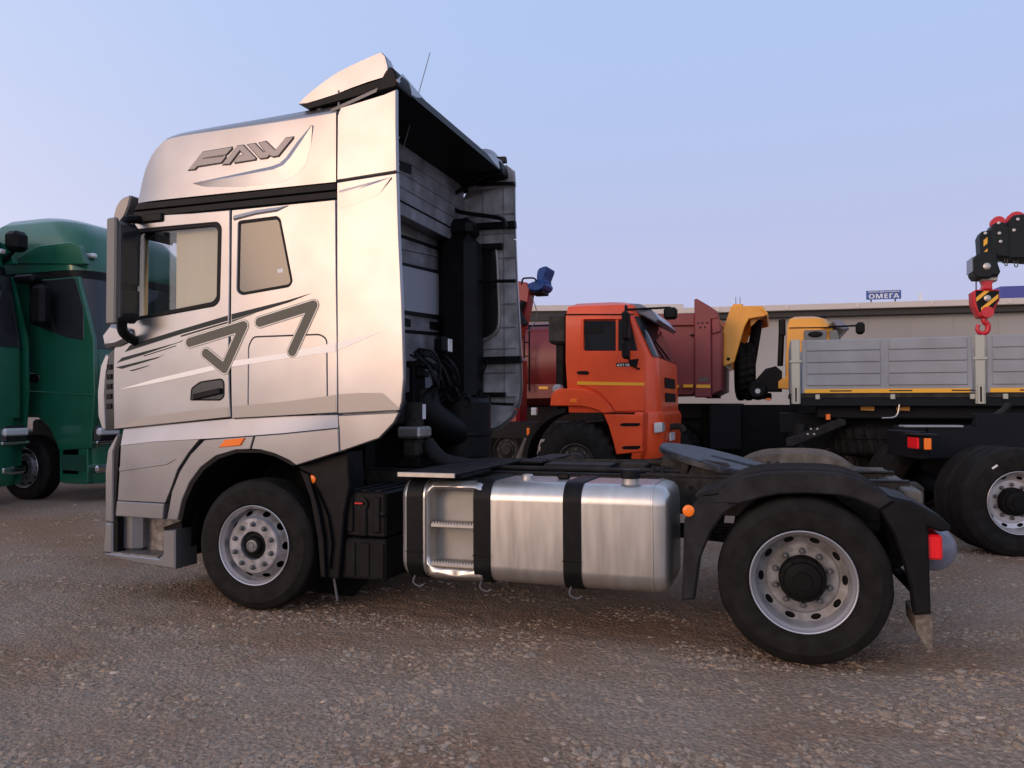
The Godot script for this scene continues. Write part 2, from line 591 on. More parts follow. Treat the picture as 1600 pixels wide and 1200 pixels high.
func warehouse() -> void:
	var at := Transform3D(Basis(Vector3.UP, deg_to_rad(-13.8)), Vector3(14.559, 0, -35))
	var t := thing("warehouse", "long low grey warehouse with a dark band under its roof edge", "warehouse", at)
	part(t, "wall", B.new().box(Vector3(3, 2.8, -10), Vector3(24, 5.6, 20), 0.0), M.wall_panel)
	for k in 14:
		part(t, "wall_panel", B.new().box(Vector3(-8.1 + k * 1.75, 2.8, 0.02), Vector3(1.747, 5.56, 0.06), 0.006), M.wall_panel)
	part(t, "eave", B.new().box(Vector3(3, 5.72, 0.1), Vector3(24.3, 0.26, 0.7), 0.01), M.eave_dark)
	part(t, "roof", B.new().box(Vector3(3, 5.995, -9.8), Vector3(24.6, 0.27, 21.0), 0.02), M.eave_light)
	part(t, "parapet", B.new().box(Vector3(-0.6, 6.24, -2.5), Vector3(8.2, 0.24, 0.2), 0.01), M.blue_panel)
	part(t, "chimney", B.new().box(Vector3(3.87, 6.36, -0.6), Vector3(0.13, 0.5, 0.13), 0.01), M.white_paint)
	for k in 2:
		part(t, "roof_pole", B.new().box(Vector3(-4.15 + k * 0.19, 6.42, -0.5), Vector3(0.025, 0.6, 0.025), 0.0), M.dusty_iron)
	for k in 5:
		part(t, "roof_bracket", B.new().box(Vector3(-5.0 + k * 3.0, 6.0, 0.71), Vector3(0.12, 0.18, 0.05), 0.0), M.wall_cream)
	var s := thing("shop_sign", "blue rectangular rooftop sign with white Cyrillic lettering", "sign", at)
	part(s, "board", B.new().box(Vector3(2.21, 6.53, 0.0), Vector3(1.44, 0.40, 0.06), 0.008), M.sign_blue)
	for k in 2:
		part(s, "post", B.new().box(Vector3(1.7 + k, 6.23, -0.05), Vector3(0.05, 0.3, 0.04), 0.0), M.dusty_iron)
	words(s, "lettering", "ОМЕГА", Vector3(2.21, 6.365, 0.035), 0.205, 1.62, M.white_paint, 1.26)
	words(s, "small_lettering", "ЗАПЧАСТИ ДЛЯ ГРУЗОВИКОВ", Vector3(2.21, 6.635, 0.035), 0.066, 1.0, M.white_paint, 1.30)
	var b2 := thing("blue_topped_building", "white flat building with a blue band along its top behind the crane", "building", at)
	part(b2, "wall", B.new().box(Vector3(12.45, 3.1, -4.5), Vector3(9, 6.5, 3), 0.0), M.wall_cream)
	part(b2, "fascia", B.new().box(Vector3(12.45, 6.82, -4.5), Vector3(9.2, 0.62, 3.3), 0.02), M.blue_panel)
	part(b2, "downpipe", B.new().box(Vector3(8.4, 6.3, -2.95), Vector3(0.07, 0.6, 0.07), 0.0), M.blue_panel)
	var t2 := thing("storage_hall", "low pale hall with a dark eave behind the orange cab", "building", Transform3D(Basis(Vector3.UP, deg_to_rad(-4.0)), Vector3(3.494, 0, -42)))
	part(t2, "wall", B.new().box(Vector3(-4, 3.1, -5), Vector3(19, 6.2, 10), 0.0), M.wall_cream)
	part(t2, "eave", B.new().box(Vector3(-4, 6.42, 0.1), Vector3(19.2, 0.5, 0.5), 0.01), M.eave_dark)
	part(t2, "roof", B.new().box(Vector3(-4, 6.83, -5), Vector3(19.5, 0.32, 11), 0.02), M.eave_light)

func words(parent: Node, called: String, text: String, at: Vector3, size: float, stretch: float, m: Material, width: float) -> void:
	var f := SystemFont.new()
	f.font_names = PackedStringArray(["Droid Sans"])
	f.font_weight = 700
	var tm := TextMesh.new()
	tm.text = text
	tm.font = f
	tm.font_size = 64
	tm.pixel_size = 0.01
	tm.depth = 0.05
	tm.curve_step = 2.0
	var box := tm.get_aabb()
	var o := MeshInstance3D.new()
	o.mesh = tm
	tm.material = m
	o.scale = Vector3(width / box.size.x, size / 0.46, 0.2)
	o.position = at + Vector3(0, size * 0.5, 0)
	put(o, called, parent)

# ---------- wheels: the outer face looks along +z, z = 0 is the outer side wall ----------
func tyre_profile(r: float, w: float, bead: float) -> PackedVector2Array:
	var s := r - bead
	var p := V([bead - 0.006, -0.03, bead, -0.008, bead + 0.012, 0.0, bead + 0.10 * s, 0.004, bead + 0.11 * s, 0.008, bead + 0.16 * s, 0.009, bead + 0.17 * s, 0.006, bead + 0.4 * s, 0.012, bead + 0.62 * s, 0.009, bead + 0.64 * s, 0.011, bead + 0.67 * s, 0.010,
		bead + 0.69 * s, 0.006, bead + 0.82 * s, -0.006, bead + 0.93 * s, -0.018, r - 0.006, -0.032, r, -0.045])
	for k in 4:
		var a := -0.045 - (w - 0.09) * (k + 0.75) / 4.5
		p.append_array(V([r + 0.002, a + 0.007, r - 0.013, a + 0.004, r - 0.013, a - 0.004, r + 0.002, a - 0.007]))
	p.append_array(V([r, -w + 0.045, r - 0.006, -w + 0.032, bead + 0.6 * s, -w - 0.008, bead + 0.2 * s, -w - 0.006, bead, -w + 0.02, bead - 0.006, -w + 0.04]))
	return p

func holed_cone(b: B, r0: float, z0: float, r1: float, z1: float, n: int, hr: float, ht: float) -> void:   # r0 outer, r1 inner; n oval holes
	var rm := (r0 + r1) * 0.5
	for k in n * 2:
		var a0 := TAU * k / (n * 2)
		var a1 := TAU * (k + 1) / (n * 2)
		var p := PackedVector2Array()
		for i in 4: p.append(Vector2(lerpf(a0, a1, i / 3.0) * rm, r1))
		for i in 4: p.append(Vector2(lerpf(a1, a0, i / 3.0) * rm, r0))
		var c := Vector2((a0 if k % 2 == 0 else a1) * rm, rm)
		for q in Geometry2D.clip_polygons(p, circ(c.x, c.y, ht, 18, hr)):
			var idx := Geometry2D.triangulate_polygon(q)
			for i in range(0, idx.size(), 3):
				var v := []
				for j in 3:
					var u: Vector2 = q[idx[i + j]]
					v.append(Vector3(u.y * cos(u.x / rm), u.y * sin(u.x / rm), lerpf(z1, z0, (u.y - r1) / (r0 - r1))))
				if (v[1] - v[0]).cross(v[2] - v[0]).z > 0: b.tri(v[0], v[1], v[2])
				else: b.tri(v[0], v[2], v[1])

func wheel(parent: Node, called: String, at: Transform3D, front: bool, rim_m: Material, disc_m: Material, r := 0.512, w := 0.30, twin := false) -> Node3D:
	var o := Node3D.new()
	o.transform = at
	put(o, called, parent)
	var ty := part(o, "tyre", B.new().lathe(tyre_profile(r, w, 0.305), 72, 0.007, r - 0.004, 60), M.rubber)
	if twin:
		again(ty, "tyre", o, Transform3D(Basis.IDENTITY, Vector3(0, 0, -w - 0.05)))
	var rim := B.new()
	if front:
		rim.lathe(V([0.300, -0.03, 0.309, -0.004, 0.313, 0.009, 0.309, 0.013, 0.303, 0.009, 0.297, -0.008, 0.288, -0.018, 0.281, -0.03, 0.279, -0.07, 0.270, -0.085]), 64)
	else:
		rim.lathe(V([0.300, -0.03, 0.309, -0.004, 0.313, 0.009, 0.309, 0.013, 0.303, 0.009, 0.297, -0.010, 0.285, -0.020, 0.279, -0.034, 0.277, -0.055, 0.274, -0.105, 0.268, -0.125]), 64)
	part(o, "rim", rim, rim_m)
	var d := B.new()
	var fz := 0.012 if front else -0.135
	if front:
		holed_cone(d, 0.272, -0.082, 0.226, -0.022, 10, 0.019, 0.031)
		d.lathe(V([0.226, -0.022, 0.217, 0.004, 0.211, fz, 0.112, fz, 0.108, fz - 0.006, 0.106, -0.05]), 56)
	else:
		holed_cone(d, 0.270, -0.124, 0.222, -0.142, 10, 0.017, 0.031)
		d.lathe(V([0.222, -0.142, 0.215, fz - 0.003, 0.211, fz, 0.142, fz, 0.140, fz - 0.02]), 56)
	part(o, "disc", d, disc_m)
	part(o, "drum", B.new().lathe(V([0.262, -0.14, 0.262, -0.16, 0.0, -0.16] if not front else [0.262, -0.10, 0.262, -0.12, 0.0, -0.12]), 32), M.black_iron)
	if front:
		part(o, "hub", B.new().lathe(V([0.106, -0.03, 0.100, -0.012, 0.074, -0.008, 0.070, 0.010, 0.060, 0.022, 0.0, 0.024]), 40), M.black_iron)
		part(o, "hub_cap", B.new().lathe(V([0.048, 0.022, 0.046, 0.033, 0.036, 0.036, 0.033, 0.030, 0.022, 0.030, 0.020, 0.037, 0.0, 0.038]), 30), M.cap_grey)
	else:
		part(o, "hub_mark", B.new().lathe(V([0.013, 0, 0.011, 0.006, 0.0, 0.008]), 12), M.crane_red).position = Vector3(-0.088, -0.004, -0.03)
		part(o, "hub", B.new().lathe(V([0.141, -0.15, 0.140, -0.07, 0.132, -0.052, 0.112, -0.048, 0.108, -0.030, 0.098, -0.022, 0.056, -0.018, 0.052, -0.008, 0.0, -0.006]), 44), M.black_iron)
		var bolt: MeshInstance3D
		for k in 10:
			var tr := Transform3D(Basis.IDENTITY, Vector3(0.122 * cos(TAU * (k + 0.3) / 10), 0.122 * sin(TAU * (k + 0.3) / 10), -0.05))
			if bolt: again(bolt, "hub_bolt", o, tr)
			else:
				bolt = part(o, "hub_bolt", B.new().lathe(V([0.009, 0, 0.009, 0.010, 0.0, 0.011]), 6), M.black_iron)
				bolt.transform = tr
	var nut: MeshInstance3D
	for k in 10:
		var tr := Transform3D(Basis(Vector3(0, 0, 1), k * 1.3), Vector3(0.1675 * cos(TAU * (k + 0.5) / 10), 0.1675 * sin(TAU * (k + 0.5) / 10), fz))
		if nut: again(nut, "wheel_nut", o, tr)
		else:
			nut = part(o, "wheel_nut", B.new().lathe(V([0.0205, 0, 0.0205, 0.006, 0.0165, 0.008, 0.0165, 0.024, 0.012, 0.028, 0.011, 0.034, 0.0, 0.035]), 12), M.nut)
			nut.transform = tr
	return o

func lug_wheel(parent: Node, called: String, at: Transform3D, r: float, w: float) -> Node3D:   # coarse off-road tyre
	var o := Node3D.new()
	o.transform = at
	put(o, called, parent)
	var rim := 0.27
	part(o, "tyre", B.new().lathe(V([rim, -0.03, rim + 0.02, 0.0, rim + 0.1, 0.025, r - 0.14, 0.02, r - 0.09, 0.004, r - 0.045, -0.012, r - 0.012, -0.03, r, -0.05, r, -w * 0.42, r - 0.02, -w * 0.45, r - 0.02, -w * 0.55, r, -w * 0.58, r, -w + 0.05, r - 0.04, -w + 0.01, r - 0.16, -w - 0.02, rim, -w + 0.03]), 144, 0.028, r - 0.05, 24), M.rubber, 50)
	part(o, "rim", B.new().lathe(V([rim, -0.03, rim + 0.012, 0.004, rim - 0.004, 0.006, rim - 0.02, -0.03, rim - 0.04, -0.05, 0.17, -0.05, 0.15, -0.02, 0.11, -0.01, 0.10, 0.03, 0.0, 0.035]), 40), M.dark_rim)
	var nut: MeshInstance3D
	for k in 8:
		var tr := Transform3D(Basis.IDENTITY, Vector3(0.19 * cos(TAU * k / 8), 0.19 * sin(TAU * k / 8), -0.05))
		if nut: again(nut, "wheel_nut", o, tr)
		else:
			nut = part(o, "wheel_nut", B.new().lathe(V([0.018, 0, 0.018, 0.02, 0.0, 0.022]), 6), M.nut)
			nut.transform = tr
	return o

# ---------- the silver tractor unit: x = 0 at the front axle, forward is -x, near side at z = 1.25 ----------
func both(T: Node3D, called: String, poly: PackedVector2Array, z0: float, z1: float, bev: float, m: Material, holes := []) -> MeshInstance3D:   # the same panel on the near and on the far side
	var o := part(T, called, plates(poly, z0, z1, bev, holes), m)
	var b := B.new()
	b.x = mir()
	part(T, called, b.plate(poly, z0, z1, bev, holes), m)
	return o

func stroke(p: PackedVector2Array, w: float) -> PackedVector2Array:   # a thick line with round ends
	var big := PackedVector2Array()
	for q in p: big.append(q * 1000.0)
	var o := PackedVector2Array()
	for q in Geometry2D.offset_polyline(big, w * 1000.0, Geometry2D.JOIN_ROUND, Geometry2D.END_ROUND)[0]: o.append(q / 1000.0)
	return o

func main_truck() -> void:
	var at := Transform3D(Basis(Vector3.UP, deg_to_rad(-19.2)) * Basis(Vector3(0, 0, 1), deg_to_rad(0.35)), Vector3(-1.608, -.028, -7.2))
	var T := thing("tractor_unit", "silver tractor unit with tall roof fairing and brushed metal fuel tank", "truck", at)
	cab(T)
	decals(T)
	back_of_cab(T)
	chassis(T)
	rear_end(T)
	# wheels
	var turn := Basis(Vector3.UP, deg_to_rad(4.0))
	wheel(T, "front_wheel", Transform3D(turn, Vector3(-0.01, 0.525, 1.215)), true, M.rim_silver, M.disc_silver)
	wheel(T, "front_wheel", Transform3D(turn * Basis(Vector3.UP, PI), Vector3(-0.01, 0.525, -1.215)), true, M.rim_silver, M.disc_silver)
	wheel(T, "rear_wheel", Transform3D(Basis.IDENTITY, Vector3(4.012, 0.522, 1.235)), false, M.rim_silver, M.disc_dusty, 0.51, 0.30, true)
	wheel(T, "rear_wheel", Transform3D(Basis(Vector3.UP, PI), Vector3(4.012, 0.522, -1.235)), false, M.rim_silver, M.disc_dusty, 0.51, 0.30, true)
	part(T, "axle", B.new().tube(PackedVector3Array([Vector3(4.01, 0.52, -0.9), Vector3(4.01, 0.52, 0.9)]), 0.11, 14), M.black_iron)
	part(T, "axle", B.new().tube(PackedVector3Array([Vector3(0, 0.5, -1.05), Vector3(0, 0.5, 1.05)]), 0.07, 12), M.black_iron)
	part(T, "differential", B.new().lathe(V([0.0, -0.2, 0.14, -0.17, 0.2, -0.06, 0.2, 0.06, 0.14, 0.17, 0.0, 0.2]), 20), M.black_iron).position = Vector3(4.0, 0.54, 0)

func cab(T: Node3D) -> void:
	# doors with their windows
	var win := rnd(V([-1.206,3.102,-.346,3.094,-.308,3.05,-.323,2.459,-.367,2.42,-1.267,2.329]), 0.03)
	var glass := rnd(V([-1.158,3.071,-.384,3.066,-.352,3.033,-.361,2.492,-.399,2.457,-1.219,2.364]), 0.03)
	var door := V([-1.187,3.214,-.601,3.189,-.228,3.182,-.226,2.812,-.23,2.454,-.234,1.995,-.226,1.741,-.213,1.528,-1.402,1.427,-1.413,1.809,-1.41,2.101,-1.342,2.251,-1.276,2.507,-1.231,2.882])
	for s in 2:
		var d := B.new()
		var f := B.new()
		var g := B.new()
		if s == 1:
			d.x = mir(); f.x = mir(); g.x = mir()
		var dm := part(T, "door", d.plate(door, 1.20, 1.25, 0.006, [win]), M.silver)
		part(dm, "window_frame", f.plate(win, 1.19, 1.246, 0.006, [glass]), M.rubber_lip)
		part(dm, "window", g.plate(glass, 1.226, 1.231), M.glass)
		var cut := rnd(V([-.609,1.663,-.597,1.766,-.508,1.817,-.301,1.839,-.27,1.813,-.269,1.691,-.306,1.66]), 0.02)
		var h := B.new()
		if s == 1: h.x = mir()
		part(dm, "handle_recess", h.plate(cut, 1.245, 1.256, 0.004, [B.inset(B.ccw(cut), 0.012)]), M.black_plastic)
		h = B.new()
		if s == 1: h.x = mir()
		part(dm, "handle_cup", h.plate(B.inset(B.ccw(cut), 0.010), 1.24, 1.2515), M.black_gloss)
		h = B.new()
		if s == 1: h.x = mir()
		part(dm, "handle", h.plate(rnd(V([-.568,1.714,-.298,1.762,-.292,1.716,-.562,1.668]), 0.012), 1.25, 1.276, 0.006), M.black_plastic)
	# rear side panel with its window and the storage hatch
	var rw := rnd(V([-.147,3.083,0.22,3.091,0.25,3.064,0.362,2.573,0.333,2.535,-.108,2.494,-.157,2.527]), 0.03)
	var rg := B.inset(B.ccw(rw), 0.022)
	var hatch := rnd(V([-.039,2.086,0.003,2.155,0.609,2.153,0.665,2.117,0.671,1.653,0.626,1.6,0.006,1.588,-.042,1.618]), 0.03)
	var ring := B.inset(B.ccw(hatch), -0.0045)
	var panel := V([-.21,3.18,0.742,3.173,0.748,2.598,0.76,1.97,0.76,1.561,-.2,1.518,-.208,1.791,-.216,2.198])
	both(T, "sleeper_panel", panel, 1.20, 1.25, 0.005, M.silver, [rw, ring])
	both(T, "hatch_door", hatch, 1.20, 1.2505, 0.004, M.silver)
	both(T, "side_window", rw, 1.20, 1.245, 0.004, M.rubber_lip, [rg])
	both(T, "side_pane", rg, 1.20, 1.241, 0.0, M.tinted_glass)
	part(T, "window_label", plates(V([0.216,2.676,0.268,2.683,0.274,2.652,0.222,2.646]), 1.240, 1.2425), M.white_paint)
	# upper roof, swept along the cab
	var line := sm(V([-1.162,3.439,-1.109,3.585,-1.029,3.711,-.935,3.791,-.816,3.831,-.414,3.834,0.2,3.829,0.747,3.833]), 3)
	var low := V([-1.174,3.332,0.747,3.309])
	var rings := []
	for k in line.size() + 1:
		var p := line[maxi(k - 1, 0)]
		var x := p.x if k > 0 else p.x - 0.03
		var f := (x - low[0].x) / (low[1].x - low[0].x)
		var yb := lerpf(low[0].y, low[1].y, f)
		var yt := p.y if k > 0 else yb + 0.03
		var hw := 1.25 - 0.025 * exp(-(x - line[0].x) * 9.0)
		var u := 0.9 + 0.85 * clampf(f, 0.0, 1.0)
		var half := [[hw, yb], [hw, yt], [hw - 0.02, yt + 0.022 * u], [hw - 0.07, yt + 0.055 * u], [hw - 0.16, yt + 0.078 * u], [hw - 0.45, yt + 0.10 * u], [0.0, yt + 0.115 * u]]
		var q := PackedVector3Array()
		for i in half.size(): q.append(Vector3(x - (0.10 if k == 0 else 0.0) * (1.0 - absf(half[i][0]) / hw), half[i][1], half[i][0]))
		for i in range(half.size() - 2, -1, -1): q.append(Vector3(x, half[i][1], -half[i][0]))
		rings.append(q)
	part(T, "roof", B.new().loft(rings), M.silver, 40)
	both(T, "roof_band", V([-1.235,3.202,-1.222,3.26,0.747,3.245,0.747,3.187,-.863,3.202]), 0.9, 1.235, 0.006, M.black_plastic)
	both(T, "roof_trim", V([-1.222,3.266,-1.181,3.324,0.747,3.307,0.747,3.25]), 0.9, 1.242, 0.006, M.black_plastic)
	# pressed line below the lettering
	crease(T, V([-.59,3.435,-.224,3.46,0.165,3.49,0.242,3.506,0.301,3.545,0.406,3.658,0.532,3.772]), V([-.59,3.43,-.223,3.439,0.189,3.459,0.284,3.482,0.348,3.535,0.446,3.648,0.544,3.765]), V([-.475,3.392,-.1,3.354,0.26,3.354,0.406,3.404,0.481,3.475,0.527,3.609,0.549,3.76]), 1.25)
	crease(T, V([0.775,3.238,0.94,3.26,1.102,3.282,1.209,3.295]), V([0.775,3.209,0.94,3.231,1.102,3.263,1.219,3.294]), V([0.786,3.105,0.94,3.125,1.113,3.176,1.225,3.284]), 1.25)
	crease(T, V([-.191,3.132,0.023,3.159,0.202,3.163,0.32,3.168]), V([-.191,3.107,0.023,3.134,0.214,3.142,0.325,3.167]), V([-.184,3.091,0.023,3.119,0.22,3.127,0.325,3.162]), 1.25)
	# rear side fairings
	for s in 2:
		var stretch := Transform3D.IDENTITY if s == 0 else Transform3D(Basis.from_scale(Vector3(1.15, 1, 1)), Vector3(-0.74 * 0.15, 0, 0))
		for e in [["upper_fairing", V([0.758,3.812,0.786,3.872,1.157,3.923,1.257,3.947,1.257,3.656,1.262,3.337,0.753,3.318])], ["side_fairing", V([0.753,3.304,1.262,3.323,1.277,2.848,1.302,2.33,1.316,1.815,1.3,1.639,1.28,1.578,0.766,1.556,0.76,1.97,0.754,2.598])], ["lower_fairing", V([0.766,1.542,1.279,1.564,1.232,1.485,1.111,1.372,0.782,1.269])]]:
			var b := B.new()
			b.x = stretch * (mir() if s == 1 else Transform3D.IDENTITY)
			part(T, e[0], b.plate(e[1], 1.215, 1.25, 0.007), M.silver)
		for yy in [1.70, 1.95, 2.2, 2.42, 2.66, 2.9, 3.14, 3.4, 3.6]:
			var b := B.new()
			b.x = stretch * (mir() if s == 1 else Transform3D.IDENTITY)
			part(T, "fairing_rib", b.box(Vector3(1.01, yy, 1.207), Vector3(0.5, 0.012, 0.012), 0.0), M.silver_inside)
		for xx in [0.95, 1.15]:
			var b := B.new()
			b.x = stretch * (mir() if s == 1 else Transform3D.IDENTITY)
			part(T, "fairing_rib", b.box(Vector3(xx, 2.75, 1.209), Vector3(0.010, 2.3, 0.012), 0.0), M.silver_inside)
		var b2 := B.new()
		b2.x = stretch * (mir() if s == 1 else Transform3D.IDENTITY)
		part(T, "fairing_lining", b2.plate(V([0.769,3.791,1.241,3.921,1.246,3.325,1.286,2.33,1.296,1.816,1.28,1.639,1.206,1.499,1.09,1.396,0.793,1.298]), 1.211, 1.2145), M.fairing_inside)
	# roof fairing between the sides, its trailing edge hollowed in plan
	rings = []
	for k in 6:
		var f := k / 5.0
		var q := PackedVector3Array()
		var under := PackedVector3Array()
		for i in 17:
			var z := lerpf(1.25, -1.25, i / 16.0)
			var a := absf(z) / 1.25
			var edge := 1.27 - 0.16 * (1.0 - a * a)
			var y := lerpf(3.97, 4.02, f) + 0.03 * (1.0 - a * a) + f * 0.10 * smoothstep(0.55, 0.9, a) - 0.10 * smoothstep(0.93, 1.0, a)
			q.append(Vector3(lerpf(0.70, edge, f), y, z))
			under.append(Vector3(lerpf(0.70, edge, f), y - 0.022, z * 0.995))
		under.reverse()
		q.append_array(under)
		rings.append(q)
	part(T, "roof_fairing", B.new().loft(rings), M.silver, 40)
	var lining := []
	for r in rings:
		var q := PackedVector3Array()
		for i in range(17, 34): q.append(r[i] + Vector3(-0.015, -0.004, 0) * Vector3(1, 1, 1))
		lining.append(q)
	part(T, "fairing_underside", B.new().loft(lining, false, false), M.black_plastic, 40)
	both(T, "fairing_cap", rnd(V([1.075,3.944,1.156,4.083,1.199,4.13,1.242,4.099,1.268,4.018,1.268,3.965,1.231,3.956]), 0.03), 1.02, 1.252, 0.012, M.black_plastic)
	part(T, "fairing_corner", plates(V([0.82, 3.88, 1.34, 3.88, 1.33, 4.04, 1.25, 4.11, 0.9, 4.08]), -1.24, -1.2, 0.006), M.fairing_inside)
	# air deflector on the roof
	var side := sm(V([0.389,3.965,0.476,4.029,0.608,4.1,0.75,4.164,0.917,4.212,1.054,4.245,1.119,4.259]), 3)
	side.append_array(V([1.151,4.225,1.173,4.149,1.178,4.071,1.016,4.051,0.862,4.024,0.722,3.994,0.58,3.974,0.464,3.96]))
	rings = []
	for e in [[1.22, 0.985], [1.205, 1.0], [1.12, 0.99], [1.02, 0.93], [0.92, 0.80], [0.84, 0.6]]:
		var q := PackedVector3Array()
		for p in side: q.append(Vector3(0.75 + (p.x - 0.75) * e[1], 4.0 + (p.y - 4.0) * e[1], e[0]))
		rings.append(q)
	for s in 2:
		var fin := B.new()
		if s == 1: fin.x = mir()
		part(T, "roof_fin", fin.loft(rings), M.silver, 40)
	part(T, "fin_base", plates(V([0.427,3.944,0.485,3.906,0.852,3.94,1.257,3.989,1.215,4.086,1.151,4.048,0.88,4.005,0.599,3.955]), -1.24, 1.24, 0.0), M.black_plastic)
	# skirt below the doors: sloping shoulder, corner panel, arches
	var top := V([-1.319,1.437,-.933,1.465,-.229,1.515,0.252,1.535,0.748,1.544])
	var bot := V([-1.314,1.294,-.969,1.329,-.296,1.366,0.274,1.405,0.777,1.451])
	for s in 2:
		for seg in [[0, 2], [2, 4]]:
			var b := B.new()
			if s == 1: b.x = mir()
			for i in range(seg[0], seg[1]):
				var a := Vector3(top[i].x, top[i].y, 1.226); var a2 := Vector3(top[i + 1].x, top[i + 1].y, 1.226)
				var c := Vector3(bot[i].x, bot[i].y, 1.262); var c2 := Vector3(bot[i + 1].x, bot[i + 1].y, 1.262)
				b.quad(c, c2, a2, a)
				b.quad(a, a2, a2 - Vector3(0, 0, 0.06), a - Vector3(0, 0, 0.06))
			part(T, "skirt_shoulder", b, M.silver)
	both(T, "corner_panel", V([-1.314,1.294,-.969,1.329,-.502,1.354,-.61,1.245,-.718,1.109,-.788,0.947,-.846,0.831,-1.343,0.834,-1.325,1.085]), 1.20, 1.262, 0.004, M.silver)
	both(T, "corner_panel_lip", V([-1.343,0.829,-.846,0.825,-.858,0.7,-1.355,0.706]), 1.20, 1.272, 0.006, M.silver)
	both(T, "pressed_line", V([-1.325,1.112,-.822,1.164,-.738,1.191,-.822,1.143,-1.325,1.075]), 1.255, 1.268, 0.004, M.silver)
	both(T, "arch_front", V([-.825,0.697,-.775,0.926,-.698,1.089,-.59,1.23,-.452,1.349,-.296,1.361,0.021,1.383,-.015,1.278,-.148,1.272,-.338,1.223,-.488,1.129,-.595,1.009,-.671,0.863,-.715,0.701]), 1.17, 1.264, 0.006, M.silver)
	both(T, "arch_rear", V([0.032,1.384,0.274,1.4,0.777,1.446,0.783,1.27,0.408,1.162,0.344,1.2,0.216,1.247,0.087,1.275,-.003,1.279]), 1.17, 1.264, 0.006, M.silver)
	both(T, "arch_lip", V([-.715,0.701,-.671,0.863,-.595,1.009,-.488,1.129,-.338,1.223,-.148,1.272,0.087,1.275,0.216,1.247,0.344,1.2,0.408,1.162,0.367,1.157,0.216,1.222,0.087,1.25,-.142,1.247,-.32,1.198,-.463,1.104,-.563,0.989,-.639,0.848,-.676,0.698]), 1.05, 1.255, 0.003, M.black_plastic)
	both(T, "turn_lamp", V([-.308,1.29,-.246,1.351,-.057,1.368,-.1,1.307]), 1.26, 1.276, 0.005, M.amber)
	# wheel housing
	for s in [1.0, -1.0]:
		var b := B.new()
		var arcs := []
		for i in 13:
			var a := lerpf(-0.25, PI + 0.1, i / 12.0)
			arcs.append(PackedVector3Array([Vector3(0.02 + 0.66 * cos(a), 0.55 + 0.70 * sin(a), s * 0.5), Vector3(0.02 + 0.66 * cos(a), 0.55 + 0.70 * sin(a), s * 1.20)]))
		b.loft(arcs, false, false)
		part(T, "wheel_housing", b, M.black_iron)
		part(T, "housing_wall", B.new().plate(circ(0.02, 0.55, 0.7, 28), s * 0.49, s * 0.5) if s > 0 else B.new().plate(circ(0.02, 0.55, 0.7, 28), -0.5, -0.49), M.black_iron)
	# mudguard behind the front wheel with its round marker
	both(T, "front_mudguard", V([0.349,1.148,0.658,1.232,0.798,1.264,0.815,1.002,0.771,0.808,0.721,0.302,0.563,0.306,0.54,0.651,0.482,0.894]), 0.95, 1.17, 0.01, M.black_plastic)
	both(T, "mudguard_edge", V([0.406,1.118,0.475,1.095,0.561,0.845,0.612,0.614,0.63,0.316,0.59,0.319,0.562,0.612,0.499,0.901]), 0.98, 1.21, 0.006, M.black_plastic)
	var mk := B.new().lathe(V([0.034, 0.0, 0.034, 0.008, 0.026, 0.014, 0.0, 0.016]), 20)
	mk.x = Transform3D.IDENTITY
	var mark := part(T, "round_marker", mk, M.amber)
	mark.position = Vector3(0.49, 1.05, 1.172)
	part(T, "flap_stay", B.new().tube(PackedVector3Array([Vector3(0.63, 0.34, 1.1), Vector3(0.67, 0.12, 1.1)]), 0.011, 6), M.nut)
	# bumper corner, grille corner and step
	both(T, "bumper_corner", V([-1.514,1.078,-1.488,1.252,-1.398,1.377,-1.356,1.388,-1.424,1.236,-1.424,0.649,-1.508,0.645]), 0.9, 1.235, 0.012, M.silver)
	both(T, "bumper_end", V([-1.501,0.635,-1.424,0.638,-1.421,0.386,-1.526,0.386]), 0.9, 1.238, 0.012, M.silver)
	both(T, "corner_gap", V([-1.452,1.229,-1.384,1.371,-1.336,1.398,-1.369,1.268,-1.387,1.052,-1.404,0.663,-1.453,0.661]), 1.0, 1.225, 0.0, M.black_gloss)
	both(T, "grille_edge", rnd(V([-1.633,2.078,-1.69,1.973,-1.723,1.75,-1.713,1.538,-1.668,1.421,-1.618,1.411,-1.636,1.705,-1.617,1.927,-1.582,2.06]), 0.02), 0.9, 1.13, 0.012, M.silver)
	both(T, "grille_gap", V([-1.625,2.055,-1.54,2.114,-1.525,1.416,-1.625,1.41,-1.643,1.705]), 0.7, 1.125, 0.0, M.black_gloss)
	for k in 5:
		both(T, "grille_fin", V([-1.614,1.982,-1.557,1.986,-1.556,1.942,-1.613,1.938]).duplicate() if k == 0 else shifted(V([-1.614,1.982,-1.557,1.986,-1.556,1.942,-1.613,1.938]), Vector2(0, -0.085 * k)), 0.9, 1.135, 0.003, M.black_plastic)
	both(T, "step_lip", V([-1.505,0.385,-1.393,0.386,-.92,0.372,-.874,0.411,-.876,0.603,-.752,0.614,-.749,0.299,-1.146,0.321]), 1.0, 1.25, 0.01, M.silver)
	both(T, "step_tread", V([-1.443,0.398,-.938,0.389,-.938,0.368,-1.442,0.371]), 0.85, 1.235, 0.003, M.tread_steel)
	both(T, "step_back", V([-1.619,0.7,-.895,0.696,-.891,0.3,-1.614,0.322]), 0.98, 1.03, 0.0, M.tread_steel)  # darker steel stands in for the shade inside the step recess
	both(T, "step_cheek", V([-1.446,0.694,-1.39,0.696,-1.387,0.374,-1.442,0.381]), 1.0, 1.215, 0.0, M.black_plastic)  # dark cheek colour also stands in for recess shade
	both(T, "step_box", V([-.968,0.614,-.776,0.676,-.76,0.381,-.879,0.342]), 0.8, 1.15, 0.006, M.black_iron)
